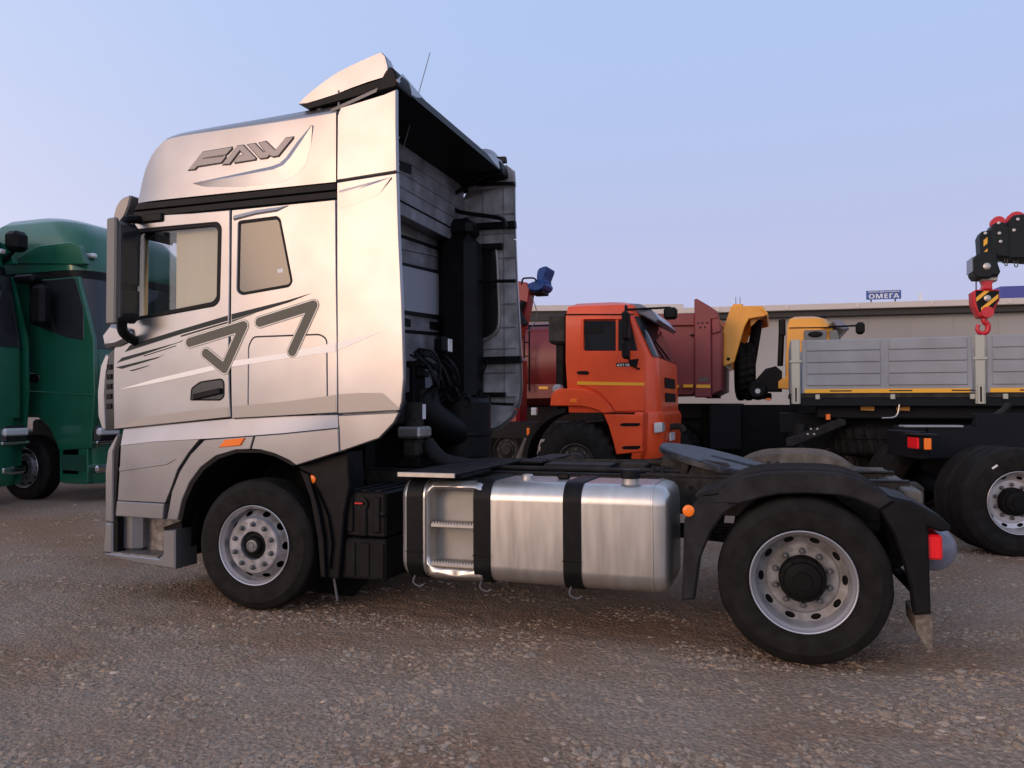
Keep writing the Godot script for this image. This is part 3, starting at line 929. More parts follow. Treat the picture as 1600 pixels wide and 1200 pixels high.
	# sun visor end, windscreen pillar, mirrors
	var visor := rnd(V([-1.468,3.145,-1.483,3.213,-1.442,3.336,-1.393,3.392,-1.274,3.419,-1.301,3.323,-1.342,3.239,-1.404,3.178]), 0.03)
	part(T, "sun_visor", plates(visor, -1.215, 1.215, 0.012), M.silver_dark)
	both(T, "windscreen_pillar", V([-1.321,3.211,-1.203,3.222,-1.25,3.041,-1.299,2.512,-1.374,2.287,-1.442,2.121,-1.491,2.139,-1.403,2.463,-1.366,2.897]), 1.05, 1.235, 0.005, M.black_gloss)
	for s in 2:
		mirror(T, s)
	# front of the cab
	part(T, "front_panel", B.new().box(Vector3(-1.30, 1.75, 0), Vector3(0.14, 1.1, 2.2), 0.05), M.silver)
	part(T, "grille", B.new().box(Vector3(-1.385, 1.65, 0), Vector3(0.05, 0.75, 1.6), 0.02), M.black_gloss)
	part(T, "bumper", B.new().box(Vector3(-1.36, 0.72, 0), Vector3(0.24, 0.72, 2.3), 0.06), M.silver)
	for s in [1.0, -1.0]:
		part(T, "headlamp", B.new().box(Vector3(-1.485, 0.85, s * 0.9), Vector3(0.03, 0.22, 0.42), 0.015), M.lamp_glass)
	var ws := B.new()
	ws.x = Transform3D(Basis(Vector3(0, 0, 1), 0.115), Vector3(-1.31, 2.30, 0))
	part(T, "windscreen", ws.box(Vector3(0, 0.42, 0), Vector3(0.014, 0.98, 2.24), 0.0), M.glass)
	# inside the cab
	part(T, "cab_floor", B.new().box(Vector3(-0.35, 1.42, 0), Vector3(1.85, 0.08, 2.36), 0.0), M.black_iron)
	part(T, "cab_ceiling", B.new().box(Vector3(-0.30, 3.24, 0), Vector3(1.8, 0.05, 2.36), 0.0), M.cream_trim)
	part(T, "dashboard", B.new().box(Vector3(-1.02, 2.05, 0), Vector3(0.36, 0.42, 2.3), 0.08), M.black_plastic)
	part(T, "steering_wheel", B.new().tube(ring3(Vector3(-0.72, 2.30, 0.62), Vector3(0.5, 0.86, 0), 0.22), 0.016, 8), M.black_plastic)
	for s in [0.62, -0.62]:
		part(T, "seat", B.new().box(Vector3(-0.30, 1.95, s), Vector3(0.5, 0.16, 0.5), 0.06), M.black_plastic)
		part(T, "seat_back", B.new().box(Vector3(-0.04, 2.25, s), Vector3(0.14, 0.7, 0.48), 0.06, Basis(Vector3(0, 0, 1), -0.15)), M.black_plastic)
	part(T, "reflection_cloth", B.new().loft(cloth(V([-1.291,3.064,-1.125,3.04,-1.147,2.509,-1.166,2.391,-1.304,2.375])), false, false), M.reflection_cloth, 60)  # cloths added in place of yellow reflections on the glass
	part(T, "reflection_cloth", B.new().loft(cloth(V([-.815,3.123,-.393,3.109,-.389,2.471,-.829,2.419])), false, false), M.reflection_cloth, 60)
	for k in 9:
		part(T, "pennant", plates(V([-0.98 + k * 0.075, 3.0, -0.945 + k * 0.075, 2.93, -0.91 + k * 0.075, 3.0]), -1.162, -1.158), M.decal_white)
	part(T, "shade", plates(V([-1.232,3.101,-1.034,3.106,-.838,2.978,-.851,2.952,-1.094,3.014,-1.218,3.056]), 1.195, 1.203), M.black_iron)
	part(T, "sleeper_curtain", B.new().box(Vector3(0.12, 2.4, 0), Vector3(0.03, 1.7, 2.3), 0.0), M.cream_trim)

func crease(T: Node3D, top: PackedVector2Array, mid: PackedVector2Array, low: PackedVector2Array, z: float) -> void:   # a pressed line: an upward-facing strip, then a slope back to the sheet
	for s in 2:
		var b := B.new()
		if s == 1: b.x = mir()
		var rows := []
		for e in [[top, z + 0.0008], [mid, z + (0.011 if top.size() > 5 else 0.006)], [low, z + 0.0008]]:
			var q := PackedVector3Array()
			for p in e[0]: q.append(Vector3(p.x, p.y, e[1]))
			rows.append(q)
		rows.reverse()
		part(T, "crease", b.loft(rows, false, false), M.silver, 15)

func cloth(p: PackedVector2Array) -> Array:   # cloth behind the glass, its yellow standing in for reflected sky glow; p runs round its outline
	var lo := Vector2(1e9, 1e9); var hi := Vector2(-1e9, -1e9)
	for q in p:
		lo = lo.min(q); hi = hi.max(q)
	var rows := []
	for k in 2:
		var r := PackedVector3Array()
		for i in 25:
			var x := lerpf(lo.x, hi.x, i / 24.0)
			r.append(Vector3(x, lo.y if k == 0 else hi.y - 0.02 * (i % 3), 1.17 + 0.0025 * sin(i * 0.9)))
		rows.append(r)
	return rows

func shifted(p: PackedVector2Array, d: Vector2) -> PackedVector2Array:
	var o := PackedVector2Array()
	for q in p: o.append(q + d)
	return o

func ring3(c: Vector3, axis_: Vector3, r: float) -> PackedVector3Array:
	var a := axis_.normalized()
	var u := a.cross(Vector3(0, 0, 1) if absf(a.z) < 0.9 else Vector3.RIGHT).normalized()
	var v := a.cross(u)
	var o := PackedVector3Array()
	for i in 25: o.append(c + (u * cos(TAU * i / 24) + v * sin(TAU * i / 24)) * r)
	return o

func mirror(T: Node3D, s: int) -> void:
	var sg := 1.0 if s == 0 else -1.0
	var yaw := Basis(Vector3.UP, sg * -0.10)
	var c := Vector3(-1.13, 2.71, sg * 1.40)
	var shell := part(T, "mirror", B.new().box(Vector3(-0.02, 0, 0), Vector3(0.12, 0.82, 0.23), 0.035), M.black_gloss)
	shell.transform = Transform3D(yaw, c)
	part(shell, "mirror_shell", B.new().box(Vector3(-0.025, 0.0, sg * 0.105), Vector3(0.11, 0.86, 0.04), 0.018), M.mirror_shell)
	part(shell, "mirror_glass", B.new().box(Vector3(0.042, 0.13, -sg * 0.01), Vector3(0.006, 0.46, 0.17), 0.002), M.dark_glass)  # dark glass stands in for a dark reflection, on both panes
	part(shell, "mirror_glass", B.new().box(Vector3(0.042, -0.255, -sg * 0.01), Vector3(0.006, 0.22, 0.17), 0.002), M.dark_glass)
	part(T, "mirror_arm", B.new().tube(sm3([Vector3(-1.16, 3.08, sg * 1.42), Vector3(-1.16, 3.16, sg * 1.36), Vector3(-1.12, 3.18, sg * 1.2)]), 0.035, 8), M.black_plastic)
	part(T, "mirror_arm", B.new().box(Vector3(-1.0, 3.18, sg * 1.25), Vector3(0.22, 0.07, 0.05), 0.012), M.black_plastic)
	part(T, "mirror_arm", B.new().tube(sm3([Vector3(-1.15, 2.32, sg * 1.42), Vector3(-1.17, 2.22, sg * 1.38), Vector3(-1.18, 2.16, sg * 1.24)]), 0.04, 8), M.black_plastic)
	var b := B.new()
	if s == 1: b.x = mir()
	part(T, "mirror_mount", b.plate(rnd(V([-1.509,2.224,-1.412,2.318,-1.204,2.267,-1.183,2.18,-1.34,2.126,-1.48,2.114]), 0.02), 1.15, 1.30, 0.03), M.silver)

func decals(T: Node3D) -> void:
	# striping and figures on the cab side: thin film on the paint
	var z := 1.2515
	var d := 0.0006
	part(T, "swoosh", plates(V([-1.357,1.76,-.984,1.84,-.464,1.929,-.234,1.965,-.233,1.934,-.464,1.888,-.983,1.808]), z, z + d), M.decal_white)
	part(T, "swoosh", plates(V([-.203,1.974,0.265,2.017,0.748,2.09,0.749,2.023,0.265,1.977,-.203,1.928]), z, z + d), M.decal_white)
	part(T, "swoosh", plates(V([0.765,2.09,0.94,2.122,1.123,2.154,0.94,2.089,0.765,2.032]), z, z + d), M.decal_white)
	part(T, "lower_band", plates(V([-1.388,1.443,-1.048,1.534,-.653,1.575,-.238,1.609,-.225,1.533,-1.388,1.437]), z, z + d), M.decal_grey)
	part(T, "lower_band", plates(V([-.195,1.614,0.324,1.651,0.749,1.696,0.749,1.566,-.194,1.528]), z, z + d), M.decal_grey)
	part(T, "lower_band", plates(V([0.771,1.7,0.94,1.708,1.143,1.706,1.28,1.592,1.28,1.583,0.771,1.561]), z, z + d), M.decal_grey)
	part(T, "stripe", plates(V([-1.291,2.076,-1.23,2.134,-.711,2.243,-.242,2.337,-.242,2.296,-.704,2.206]), z, z + d), M.decal_dark)
	part(T, "stripe", plates(V([-.205,2.346,0.322,2.431,0.535,2.474,0.339,2.415,0.056,2.354,-.205,2.3]), z, z + d), M.decal_dark)
	part(T, "stripe", plates(V([-.704,2.195,-.242,2.289,-.242,2.276,-.704,2.182]), z, z + d), M.decal_dark)
	part(T, "stripe", plates(V([-.205,2.295,0.026,2.345,-.205,2.282]), z, z + d), M.decal_dark)
	part(T, "stripe", plates(V([-1.374,1.987,-1.319,2.029,-.742,2.137,-.671,2.16,-.71,2.141,-1.086,2.049]), z, z + d), M.decal_dark)
	part(T, "stripe", plates(V([-1.086,2.041,-.749,2.116,-.755,2.108,-1.086,2.033]), z, z + d), M.decal_dark)
	part(T, "stripe", plates(V([-1.387,1.949,-.919,2.029,-.873,2.046,-.945,2.014,-1.147,1.971,-1.324,1.935]), z, z + d), M.decal_dark)
	part(T, "stripe", plates(V([-1.242,1.919,-1.012,1.962,-1.058,1.947,-1.207,1.913]), z, z + d), M.decal_dark)
	for e in [V([-.613,2.135,-.088,2.249,-.27,1.915,-.453,2.042]), V([0.063,2.271,0.552,2.38,0.364,2.034])]:
		var k := 0
		for w in [[0.050, M.decal_edge], [0.043, M.decal_white], [0.038, M.decal_olive]]:
			if k < 3:
				part(T, "figure" if k == 2 else "figure_edge", plates(stroke(e, w[0]), z + 0.0007 * (k + 1), z + 0.0007 * (k + 1) + d), w[1])
			k += 1
	# raised letters on the roof side
	var letters := [V([-.633,3.544,-.493,3.676,-.206,3.683,-.203,3.67,-.246,3.635,-.264,3.627,-.264,3.606,-.305,3.568,-.54,3.563,-.568,3.542]),
		V([-.29,3.552,-.151,3.686,-.094,3.686,0.027,3.568,0.021,3.556,-.175,3.552,-.181,3.561,-.135,3.604,-.086,3.606,-.125,3.646,-.224,3.548]),
		V([-.054,3.685,0.017,3.687,0.096,3.608,0.115,3.609,0.054,3.686,0.118,3.692,0.208,3.608,0.303,3.695,0.369,3.695,0.368,3.685,0.237,3.562,0.186,3.56,0.156,3.576,0.13,3.558,0.066,3.559])]
	for p in letters:
		part(T, "letter_edge", plates(B.inset(B.ccw(p), -0.006), 1.249, 1.256, 0.002), M.letter_edge)
		part(T, "letter", plates(p, 1.25, 1.262, 0.003), M.letter_grey)
	part(T, "letter_slot", plates(V([-.492,3.617,-.476,3.627,-.268,3.631,-.287,3.613]), 1.2625, 1.2632), M.letter_edge)

func back_of_cab(T: Node3D) -> void:
	part(T, "rear_wall", B.new().box(Vector3(0.56, 2.74, 0), Vector3(0.08, 2.59, 2.40), 0.03), M.silver_inside)
	part(T, "upper_rear_wall", B.new().box(Vector3(0.752, 3.66, 0), Vector3(0.016, 0.72, 2.45), 0.004), M.silver_inside)
	for k in 4:
		part(T, "wall_rib", B.new().box(Vector3(0.762, 3.42 + 0.13 * k, 0.0), Vector3(0.012, 0.018, 2.2), 0.004), M.black_iron if k == 0 else M.silver_inside)
	var zx := Transform3D(Basis(Vector3(0, 0, 1), Vector3(0, 1, 0), Vector3(1, 0, 0)), Vector3.ZERO)   # plate drawn in (z, y), thickness along x
	for e in [["rear_window_frame", V([0.233,2.918,-.981,3.003,-.993,2.499,0.234,2.451]), 0.60, 0.615, "rubber_lip"], ["rear_window", V([0.163,2.896,-.933,2.962,-.93,2.539,0.164,2.482]), 0.61, 0.618, "rear_curtain"],
			["vent", V([0.289,3.769,0.029,3.795,0.029,3.713,0.289,3.679]), 0.757, 0.772, "black_plastic"], ["vent", V([-.146,2.429,-.264,2.429,-.264,2.356,-.146,2.357]), 0.6, 0.615, "black_plastic"], ["vent", V([-.7,2.456,-.993,2.466,-.993,2.386,-.7,2.379]), 0.6, 0.615, "black_plastic"],
			["wall_rib", V([0.232,3.513,-.783,3.609,-.783,3.577,0.232,3.484]), 0.6, 0.612, "silver_inside"], ["wall_rib", V([0.232,3.335,-.905,3.407,-.905,3.374,0.232,3.301]), 0.6, 0.612, "black_iron"], ["wall_rib", V([0.233,3.186,-.904,3.241,-.904,3.208,0.233,3.158]), 0.6, 0.612, "black_iron"],
			["wall_rib", V([0.233,3.055,-.904,3.162,-.903,3.136,0.233,3.032]), 0.6, 0.612, "silver_inside"], ["wall_rib", V([0.234,2.303,-.992,2.366,-.992,2.333,0.235,2.275]), 0.6, 0.612, "black_iron"]]:
		var b := B.new()
		b.x = zx
		part(T, e[0], b.plate(e[1], e[2], e[3], 0.003), M[e[4]])
	part(T, "wall_flange", B.new().box(Vector3(0.63, 2.85, -1.02), Vector3(0.06, 2.2, 0.05), 0.01), M.silver_inside)
	# air intake column and filter drum behind the cab
	part(T, "intake_column", B.new().box(Vector3(0.82, 2.42, -0.98), Vector3(0.42, 1.86, 0.36), 0.10), M.black_plastic)
	part(T, "intake_head", B.new().box(Vector3(0.80, 3.42, -1.02), Vector3(0.36, 0.2, 0.30), 0.06), M.black_plastic)
	var drum := part(T, "filter_drum", B.new().lathe(V([0.0, -0.32, 0.25, -0.32, 0.28, -0.29, 0.28, -0.10, 0.30, -0.09, 0.30, -0.05, 0.28, -0.04, 0.28, 0.22, 0.25, 0.26, 0.0, 0.28]), 36), M.black_plastic)
	drum.transform = Transform3D(Basis(Vector3(1, 0, 0), -PI / 2), Vector3(0.98, 1.42, -0.62))
	part(T, "intake_elbow", B.new().tube(sm3([Vector3(0.8, 1.75, -0.1), Vector3(0.85, 1.55, -0.12), Vector3(0.98, 1.4, -0.3), Vector3(1.0, 1.36, -0.5)]), 0.15, 16), M.black_plastic)
	part(T, "air_hose", B.new().tube(sm3([Vector3(0.95, 1.28, 0.1), Vector3(1.1, 1.14, 0.12), Vector3(1.3, 1.08, 0.0), Vector3(1.5, 1.03, -0.2)]), 0.07, 12), M.dusty_plastic)
	# dark opening with a bright edge in the far fairing
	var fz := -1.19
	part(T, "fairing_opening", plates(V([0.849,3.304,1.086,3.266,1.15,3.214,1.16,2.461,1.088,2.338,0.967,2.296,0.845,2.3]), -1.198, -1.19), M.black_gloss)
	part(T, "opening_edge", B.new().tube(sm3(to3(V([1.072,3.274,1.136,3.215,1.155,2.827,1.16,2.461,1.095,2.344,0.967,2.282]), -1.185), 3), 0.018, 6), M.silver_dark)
	# stays and brackets
	for e in [[V([0.647,3.766,1.175,3.987]), 0.022], [V([1.137,4.007,1.152,4.137]), 0.022], [V([0.598,2.899,1.413,2.858]), 0.018], [V([1.106,2.069,1.007,1.83]), 0.012], [V([0.802,1.649,1.382,1.62]), 0.014]]:
		part(T, "stay", B.new().tube(PackedVector3Array(to3(e[0], -1.0)), e[1], 8), M.black_plastic)
	part(T, "stay", B.new().tube(sm3(to3(V([0.733,3.797,0.732,3.678,0.817,3.605,1.207,3.518,1.296,3.472,1.309,3.407]), -1.0), 3), 0.022, 8), M.black_plastic)
	for p in [V([0.689,4.228,1.251,4.185,1.257,4.124,0.689,4.166]), V([0.847,3.518,1.352,3.509,1.358,3.436,0.847,3.457]), V([0.685,3.307,1.21,3.288,1.21,3.228,0.685,3.246]), V([0.921,3.944,1.347,3.914,1.347,3.888,0.921,3.917]), V([0.97,2.115,1.405,2.116,1.412,2.044,0.97,2.041]), V([0.968,1.748,1.229,1.745,1.229,1.699,0.968,1.702])]:
		part(T, "bracket", plates(p, -1.205, -1.15, 0.004), M.black_plastic)
	part(T, "bracket_bar", plates(V([0.528,4.238,0.631,4.227,0.63,3.751,0.526,3.747]), -1.12, -0.98, 0.01), M.black_iron)
	# work lamp, couplings, hoses
	part(T, "work_lamp", B.new().box(Vector3(0.95, 2.17, -0.24), Vector3(0.12, 0.16, 0.17), 0.03), M.black_plastic)
	part(T, "lamp_lens", B.new().box(Vector3(1.013, 2.17, -0.27), Vector3(0.012, 0.12, 0.09), 0.004), M.lamp_glass)
	part(T, "hose_rail", B.new().box(Vector3(0.8, 1.98, -0.15), Vector3(0.06, 0.06, 0.6), 0.01), M.black_iron)
	part(T, "coupling_plate", B.new().box(Vector3(0.82, 1.75, 0.02), Vector3(0.05, 0.5, 0.24), 0.01), M.black_iron)
	for k in 9:
		var z := -0.36 + k * 0.07
		var a := rng.randf_range(-0.12, 0.12)
		part(T, "hose", B.new().tube(sm3([Vector3(0.84, 2.12 - 0.03 * (k % 3), z), Vector3(0.98, 2.02 + a, z - 0.04), Vector3(1.02, 1.86 + a, z - 0.1), Vector3(0.94, 1.72 - a, z - 0.16 + a), Vector3(0.84, 1.62, z - 0.1)], 5), 0.013, 6), M.black_plastic if k % 3 else M.dusty_plastic)
	for k in 6:
		part(T, "coupling", B.new().box(Vector3(0.86, 2.08 - 0.09 * (k % 3), 0.06 - 0.11 * (k / 3)), Vector3(0.08, 0.06, 0.07), 0.012, Basis(Vector3.UP, 0.3 * k)), M.dusty_plastic if k % 2 else M.black_iron)
	var coil := PackedVector3Array()
	for i in 15 * 12:
		var f := i / (15.0 * 12.0)
		var sag := sin(f * PI)
		coil.append(Vector3(1.02 + 0.055 * cos(TAU * i / 12.0), 1.74 - 0.16 * sag + 0.06 * sin(TAU * i / 12.0), lerpf(-0.28, -1.0, f)))
	part(T, "coiled_hose", B.new().tube(coil, 0.012, 6), M.black_plastic)
	coil = PackedVector3Array()
	for i in 13 * 12:
		var f := i / (13.0 * 12.0)
		coil.append(Vector3(1.12 + 0.05 * cos(TAU * i / 12.0), 1.68 - 0.14 * sin(f * PI) + 0.055 * sin(TAU * i / 12.0), lerpf(-0.35, -0.95, f)))
	part(T, "coiled_hose", B.new().tube(coil, 0.011, 6), M.dusty_plastic)
	# pump unit low behind the cab
	part(T, "filter_bowl", B.new().lathe(V([0.0, 0.0, 0.075, 0.0, 0.08, 0.02, 0.08, 0.2, 0.07, 0.22, 0.0, 0.22]), 18), M.dusty_iron).transform = Transform3D(Basis(Vector3(1, 0, 0), -PI / 2), Vector3(0.86, 1.42, 0.16))
	part(T, "filter_label", B.new().box(Vector3(0.945, 1.56, 0.145), Vector3(0.006, 0.13, 0.06), 0.0), M.white_paint)
	part(T, "pump_head", B.new().box(Vector3(0.86, 1.38, 0.16), Vector3(0.22, 0.10, 0.26), 0.02), M.steel)
	part(T, "pump_body", B.new().box(Vector3(0.86, 1.24, 0.16), Vector3(0.16, 0.16, 0.2), 0.03), M.dusty_iron)
	part(T, "pump_foot", B.new().box(Vector3(0.86, 1.12, 0.16), Vector3(0.2, 0.08, 0.24), 0.01), M.black_iron)
	part(T, "antenna", B.new().tube(PackedVector3Array([Vector3(0.95, 3.75, 0.55), Vector3(1.19, 4.55, 0.52)]), 0.0045, 5, 0.003), M.nut)

func to3(p: PackedVector2Array, z: float) -> Array:
	var o := []
	for q in p: o.append(Vector3(q.x, q.y, z))
	return o

func section(y0: float, y1: float, z0: float, z1: float, r: float, x: float, grow := 0.0) -> PackedVector3Array:
	var o := PackedVector3Array()
	var seg := 7
	for c in [[z1 - r, y1 - r, 0.0], [z0 + r, y1 - r, 0.25], [z0 + r, y0 + r, 0.5], [z1 - r, y0 + r, 0.75]]:
		for i in seg + 1:
			var a: float = TAU * (c[2] + 0.25 * i / seg)
			o.append(Vector3(x, c[1] + (r + grow) * sin(a), c[0] + (r + grow) * cos(a)))
	return o

func tank_run(b: B, xs: Array) -> B:   # xs: [x, grow]
	var rings := []
	for e in xs: rings.append(section(0.365, 1.075, 0.58, 1.235, 0.13, e[0], e[1]))
	return b.loft(rings)

func chassis(T: Node3D) -> void:
	for s in [1.0, -1.0]:
		var rail := part(T, "frame_rail", B.new().box(Vector3(2.35, 0.93, s * 0.40), Vector3(4.75, 0.27, 0.07), 0.008), M.dusty_iron)
		part(rail, "flange", B.new().box(Vector3(2.35, 1.072, s * 0.385), Vector3(4.75, 0.014, 0.10), 0.003), M.dusty_plastic)
		for k in 14:
			part(rail, "bolt", B.new().lathe(V([0.014, 0, 0.014, 0.012, 0.0, 0.016]), 8), M.dusty_plastic).transform = Transform3D(Basis(Vector3.UP, 0.0 if s > 0 else PI), Vector3(2.9 + 0.12 * k, 0.95 + 0.05 * (k % 2), s * 0.437))
	for x in [0.9, 2.2, 3.3, 4.66]:
		part(T, "crossmember", B.new().box(Vector3(x, 0.94, 0), Vector3(0.12, 0.2, 0.74), 0.01), M.dusty_iron)
	part(T, "gearbox", B.new().box(Vector3(0.75, 0.85, 0), Vector3(0.9, 0.5, 0.6), 0.08), M.black_iron)
	part(T, "engine", B.new().box(Vector3(-0.2, 1.05, 0), Vector3(1.5, 0.75, 0.74), 0.06), M.black_iron)
	part(T, "drive_shaft", B.new().tube(PackedVector3Array([Vector3(1.2, 0.72, 0), Vector3(3.9, 0.56, 0)]), 0.06, 12), M.dusty_iron)
	part(T, "cable_duct", B.new().tube(PackedVector3Array([Vector3(1.2, 1.10, 0.30), Vector3(3.2, 1.10, 0.30)]), 0.02, 8), M.dusty_plastic)
	part(T, "cable_duct", B.new().tube(PackedVector3Array([Vector3(0.8, 1.10, -0.25), Vector3(3.0, 1.12, -0.25)]), 0.028, 8), M.dusty_iron)
	part(T, "far_tank", B.new().box(Vector3(2.1, 0.75, -0.9), Vector3(1.5, 0.62, 0.6), 0.1), M.dusty_iron)
	for k in 6:
		part(T, "spring_leaf", B.new().box(Vector3(4.0, 0.74 - 0.022 * k, 0.52), Vector3(1.5 - 0.16 * k, 0.02, 0.09), 0.003), M.black_iron)
	# walkway of slats across the frame
	for k in 5:
		var slat := part(T, "walkway_slat", B.new().box(Vector3(1.325 + k * 0.088, 1.118, 0.42), Vector3(0.078, 0.022, 1.68), 0.005), M.dusty_plastic)
		slat.rotation.y = 0.0
	part(T, "walkway_edge", B.new().box(Vector3(1.50, 1.115, 1.268), Vector3(0.45, 0.034, 0.014), 0.003), M.steel)
	part(T, "walkway_slat", B.new().box(Vector3(1.86, 1.122, -0.55), Vector3(0.2, 0.02, 1.0), 0.005), M.dusty_plastic)
	part(T, "walkway_support", B.new().box(Vector3(1.50, 1.098, 0.9), Vector3(0.5, 0.018, 0.6), 0.002), M.black_iron)
	part(T, "cover_plate", B.new().box(Vector3(2.3, 1.105, -0.1), Vector3(0.55, 0.03, 0.42), 0.008), M.dusty_plastic)
	part(T, "cover_plate", B.new().box(Vector3(2.75, 1.10, -0.15), Vector3(0.22, 0.05, 0.3), 0.012), M.dusty_iron)
	# battery box with moulded ribs and a red isolator switch
	var bx := part(T, "battery_box", B.new().box(Vector3(0.905, 0.79, 0.80), Vector3(0.37, 0.35, 0.62), 0.018), M.black_plastic)
	part(bx, "battery_tray", B.new().box(Vector3(0.905, 0.455, 0.80), Vector3(0.385, 0.31, 0.64), 0.012), M.black_plastic)
	for k in 3:
		part(bx, "moulded_rib", B.new().box(Vector3(0.79 + 0.115 * k, 0.79 - 0.03 * (k % 2), 1.112), Vector3(0.06, 0.27, 0.03), 0.01), M.black_plastic)
		part(bx, "top_rib", B.new().box(Vector3(0.79 + 0.115 * k, 0.968, 0.8), Vector3(0.06, 0.022, 0.6), 0.008), M.black_plastic)
		part(bx, "moulded_rib", B.new().box(Vector3(0.80 + 0.12 * k, 0.45, 1.122), Vector3(0.085, 0.26, 0.018), 0.008), M.black_plastic)
	part(bx, "switch_well", B.new().lathe(V([0.05, 0.0, 0.05, 0.012, 0.04, 0.012, 0.038, 0.004, 0.0, 0.004]), 20), M.black_gloss).position = Vector3(0.895, 0.87, 1.118)
	part(bx, "switch_key", B.new().box(Vector3(0.875, 0.875, 1.135), Vector3(0.07, 0.014, 0.014), 0.004), M.crane_red)
	for x in [0.735, 1.075]:
		part(bx, "latch", B.new().lathe(V([0.024, 0, 0.024, 0.02, 0.014, 0.028, 0.0, 0.03]), 12), M.black_plastic).position = Vector3(x, 0.80, 1.11)
	# fuel tank: two plain runs and a stepped niche between them
	var tank := part(T, "fuel_tank", tank_run(B.new(), [[1.93, -0.004], [1.94, 0.0], [3.09, 0.0], [3.093, 0.006], [3.105, 0.006], [3.108, 0.0], [3.14, -0.003], [3.175, -0.016], [3.20, -0.045], [3.212, -0.09]]), M.aluminium, 40)
	part(tank, "tank_end", tank_run(B.new(), [[1.265, -0.09], [1.275, -0.05], [1.295, -0.018], [1.32, -0.003], [1.335, 0.0], [1.338, 0.005], [1.348, 0.005], [1.35, 0.0], [1.47, 0.0], [1.475, -0.004]]), M.aluminium, 40)
	var face := rect(1.46, 0.36, 1.95, 1.075)
	var nm := rnd(rect(1.515, 0.47, 1.90, 1.0), 0.07, 6)
	part(tank, "niche_frame", plates(rnd(rect(1.455, 0.372, 1.955, 1.065), 0.10, 6), 1.08, 1.228, 0.03, [nm]), M.aluminium, 50)
	part(tank, "niche_back", plates(rect(1.46, 0.42, 1.95, 1.04), 0.6, 1.085), M.niche)
	for y in [0.755, 0.478]:
		var tr := part(tank, "step_tread", B.new().box(Vector3(1.70, y, 1.16), Vector3(0.36, 0.028, 0.15), 0.005), M.steel)
		for k in 16:
			part(tr, "tread_tooth", B.new().box(Vector3(1.535 + k * 0.022, y + 0.018, 1.175), Vector3(0.009, 0.012, 0.10), 0.0), M.steel)
	for x in [1.395, 1.915, 2.565]:
		var rings := []
		for e in [[x - 0.062, 0.002], [x - 0.062, 0.010], [x - 0.058, 0.013], [x + 0.058, 0.013], [x + 0.062, 0.010], [x + 0.062, 0.002]]:
			rings.append(section(0.365, 1.075, 0.58, 1.235, 0.13, e[0], e[1]))
		var st := part(tank, "strap", B.new().loft(rings, true, false), M.black_plastic, 40)
		part(st, "strap_joint", B.new().box(Vector3(x, 0.56, 1.25), Vector3(0.13, 0.006, 0.012), 0.0), M.black_iron)
		part(st, "strap_bolt", B.new().tube(sm3([Vector3(x - 0.02, 0.38, 1.19), Vector3(x - 0.03, 0.33, 1.20), Vector3(x + 0.02, 0.305, 1.20), Vector3(x + 0.05, 0.32, 1.19)]), 0.007, 6), M.nut)
	part(tank, "filler_neck", B.new().lathe(V([0.055, 0.0, 0.055, 0.05, 0.0, 0.05]), 22), M.steel).transform = Transform3D(Basis(Vector3(1, 0, 0), -PI / 2), Vector3(2.93, 1.065, 1.06))
	part(tank, "filler_cap", B.new().lathe(V([0.066, 0.045, 0.07, 0.055, 0.07, 0.095, 0.062, 0.105, 0.0, 0.108]), 14, 0.006, 0.068, 14), M.black_plastic).transform = Transform3D(Basis(Vector3(1, 0, 0), -PI / 2), Vector3(2.93, 1.065, 1.06))
	part(tank, "sender", B.new().lathe(V([0.042, 0.0, 0.042, 0.03, 0.035, 0.04, 0.0, 0.042]), 18), M.steel).transform = Transform3D(Basis(Vector3(1, 0, 0), -PI / 2), Vector3(2.16, 1.07, 0.95))
	part(tank, "sender_plug", B.new().box(Vector3(2.42, 1.10, 0.9), Vector3(0.09, 0.05, 0.05), 0.012), M.black_plastic)

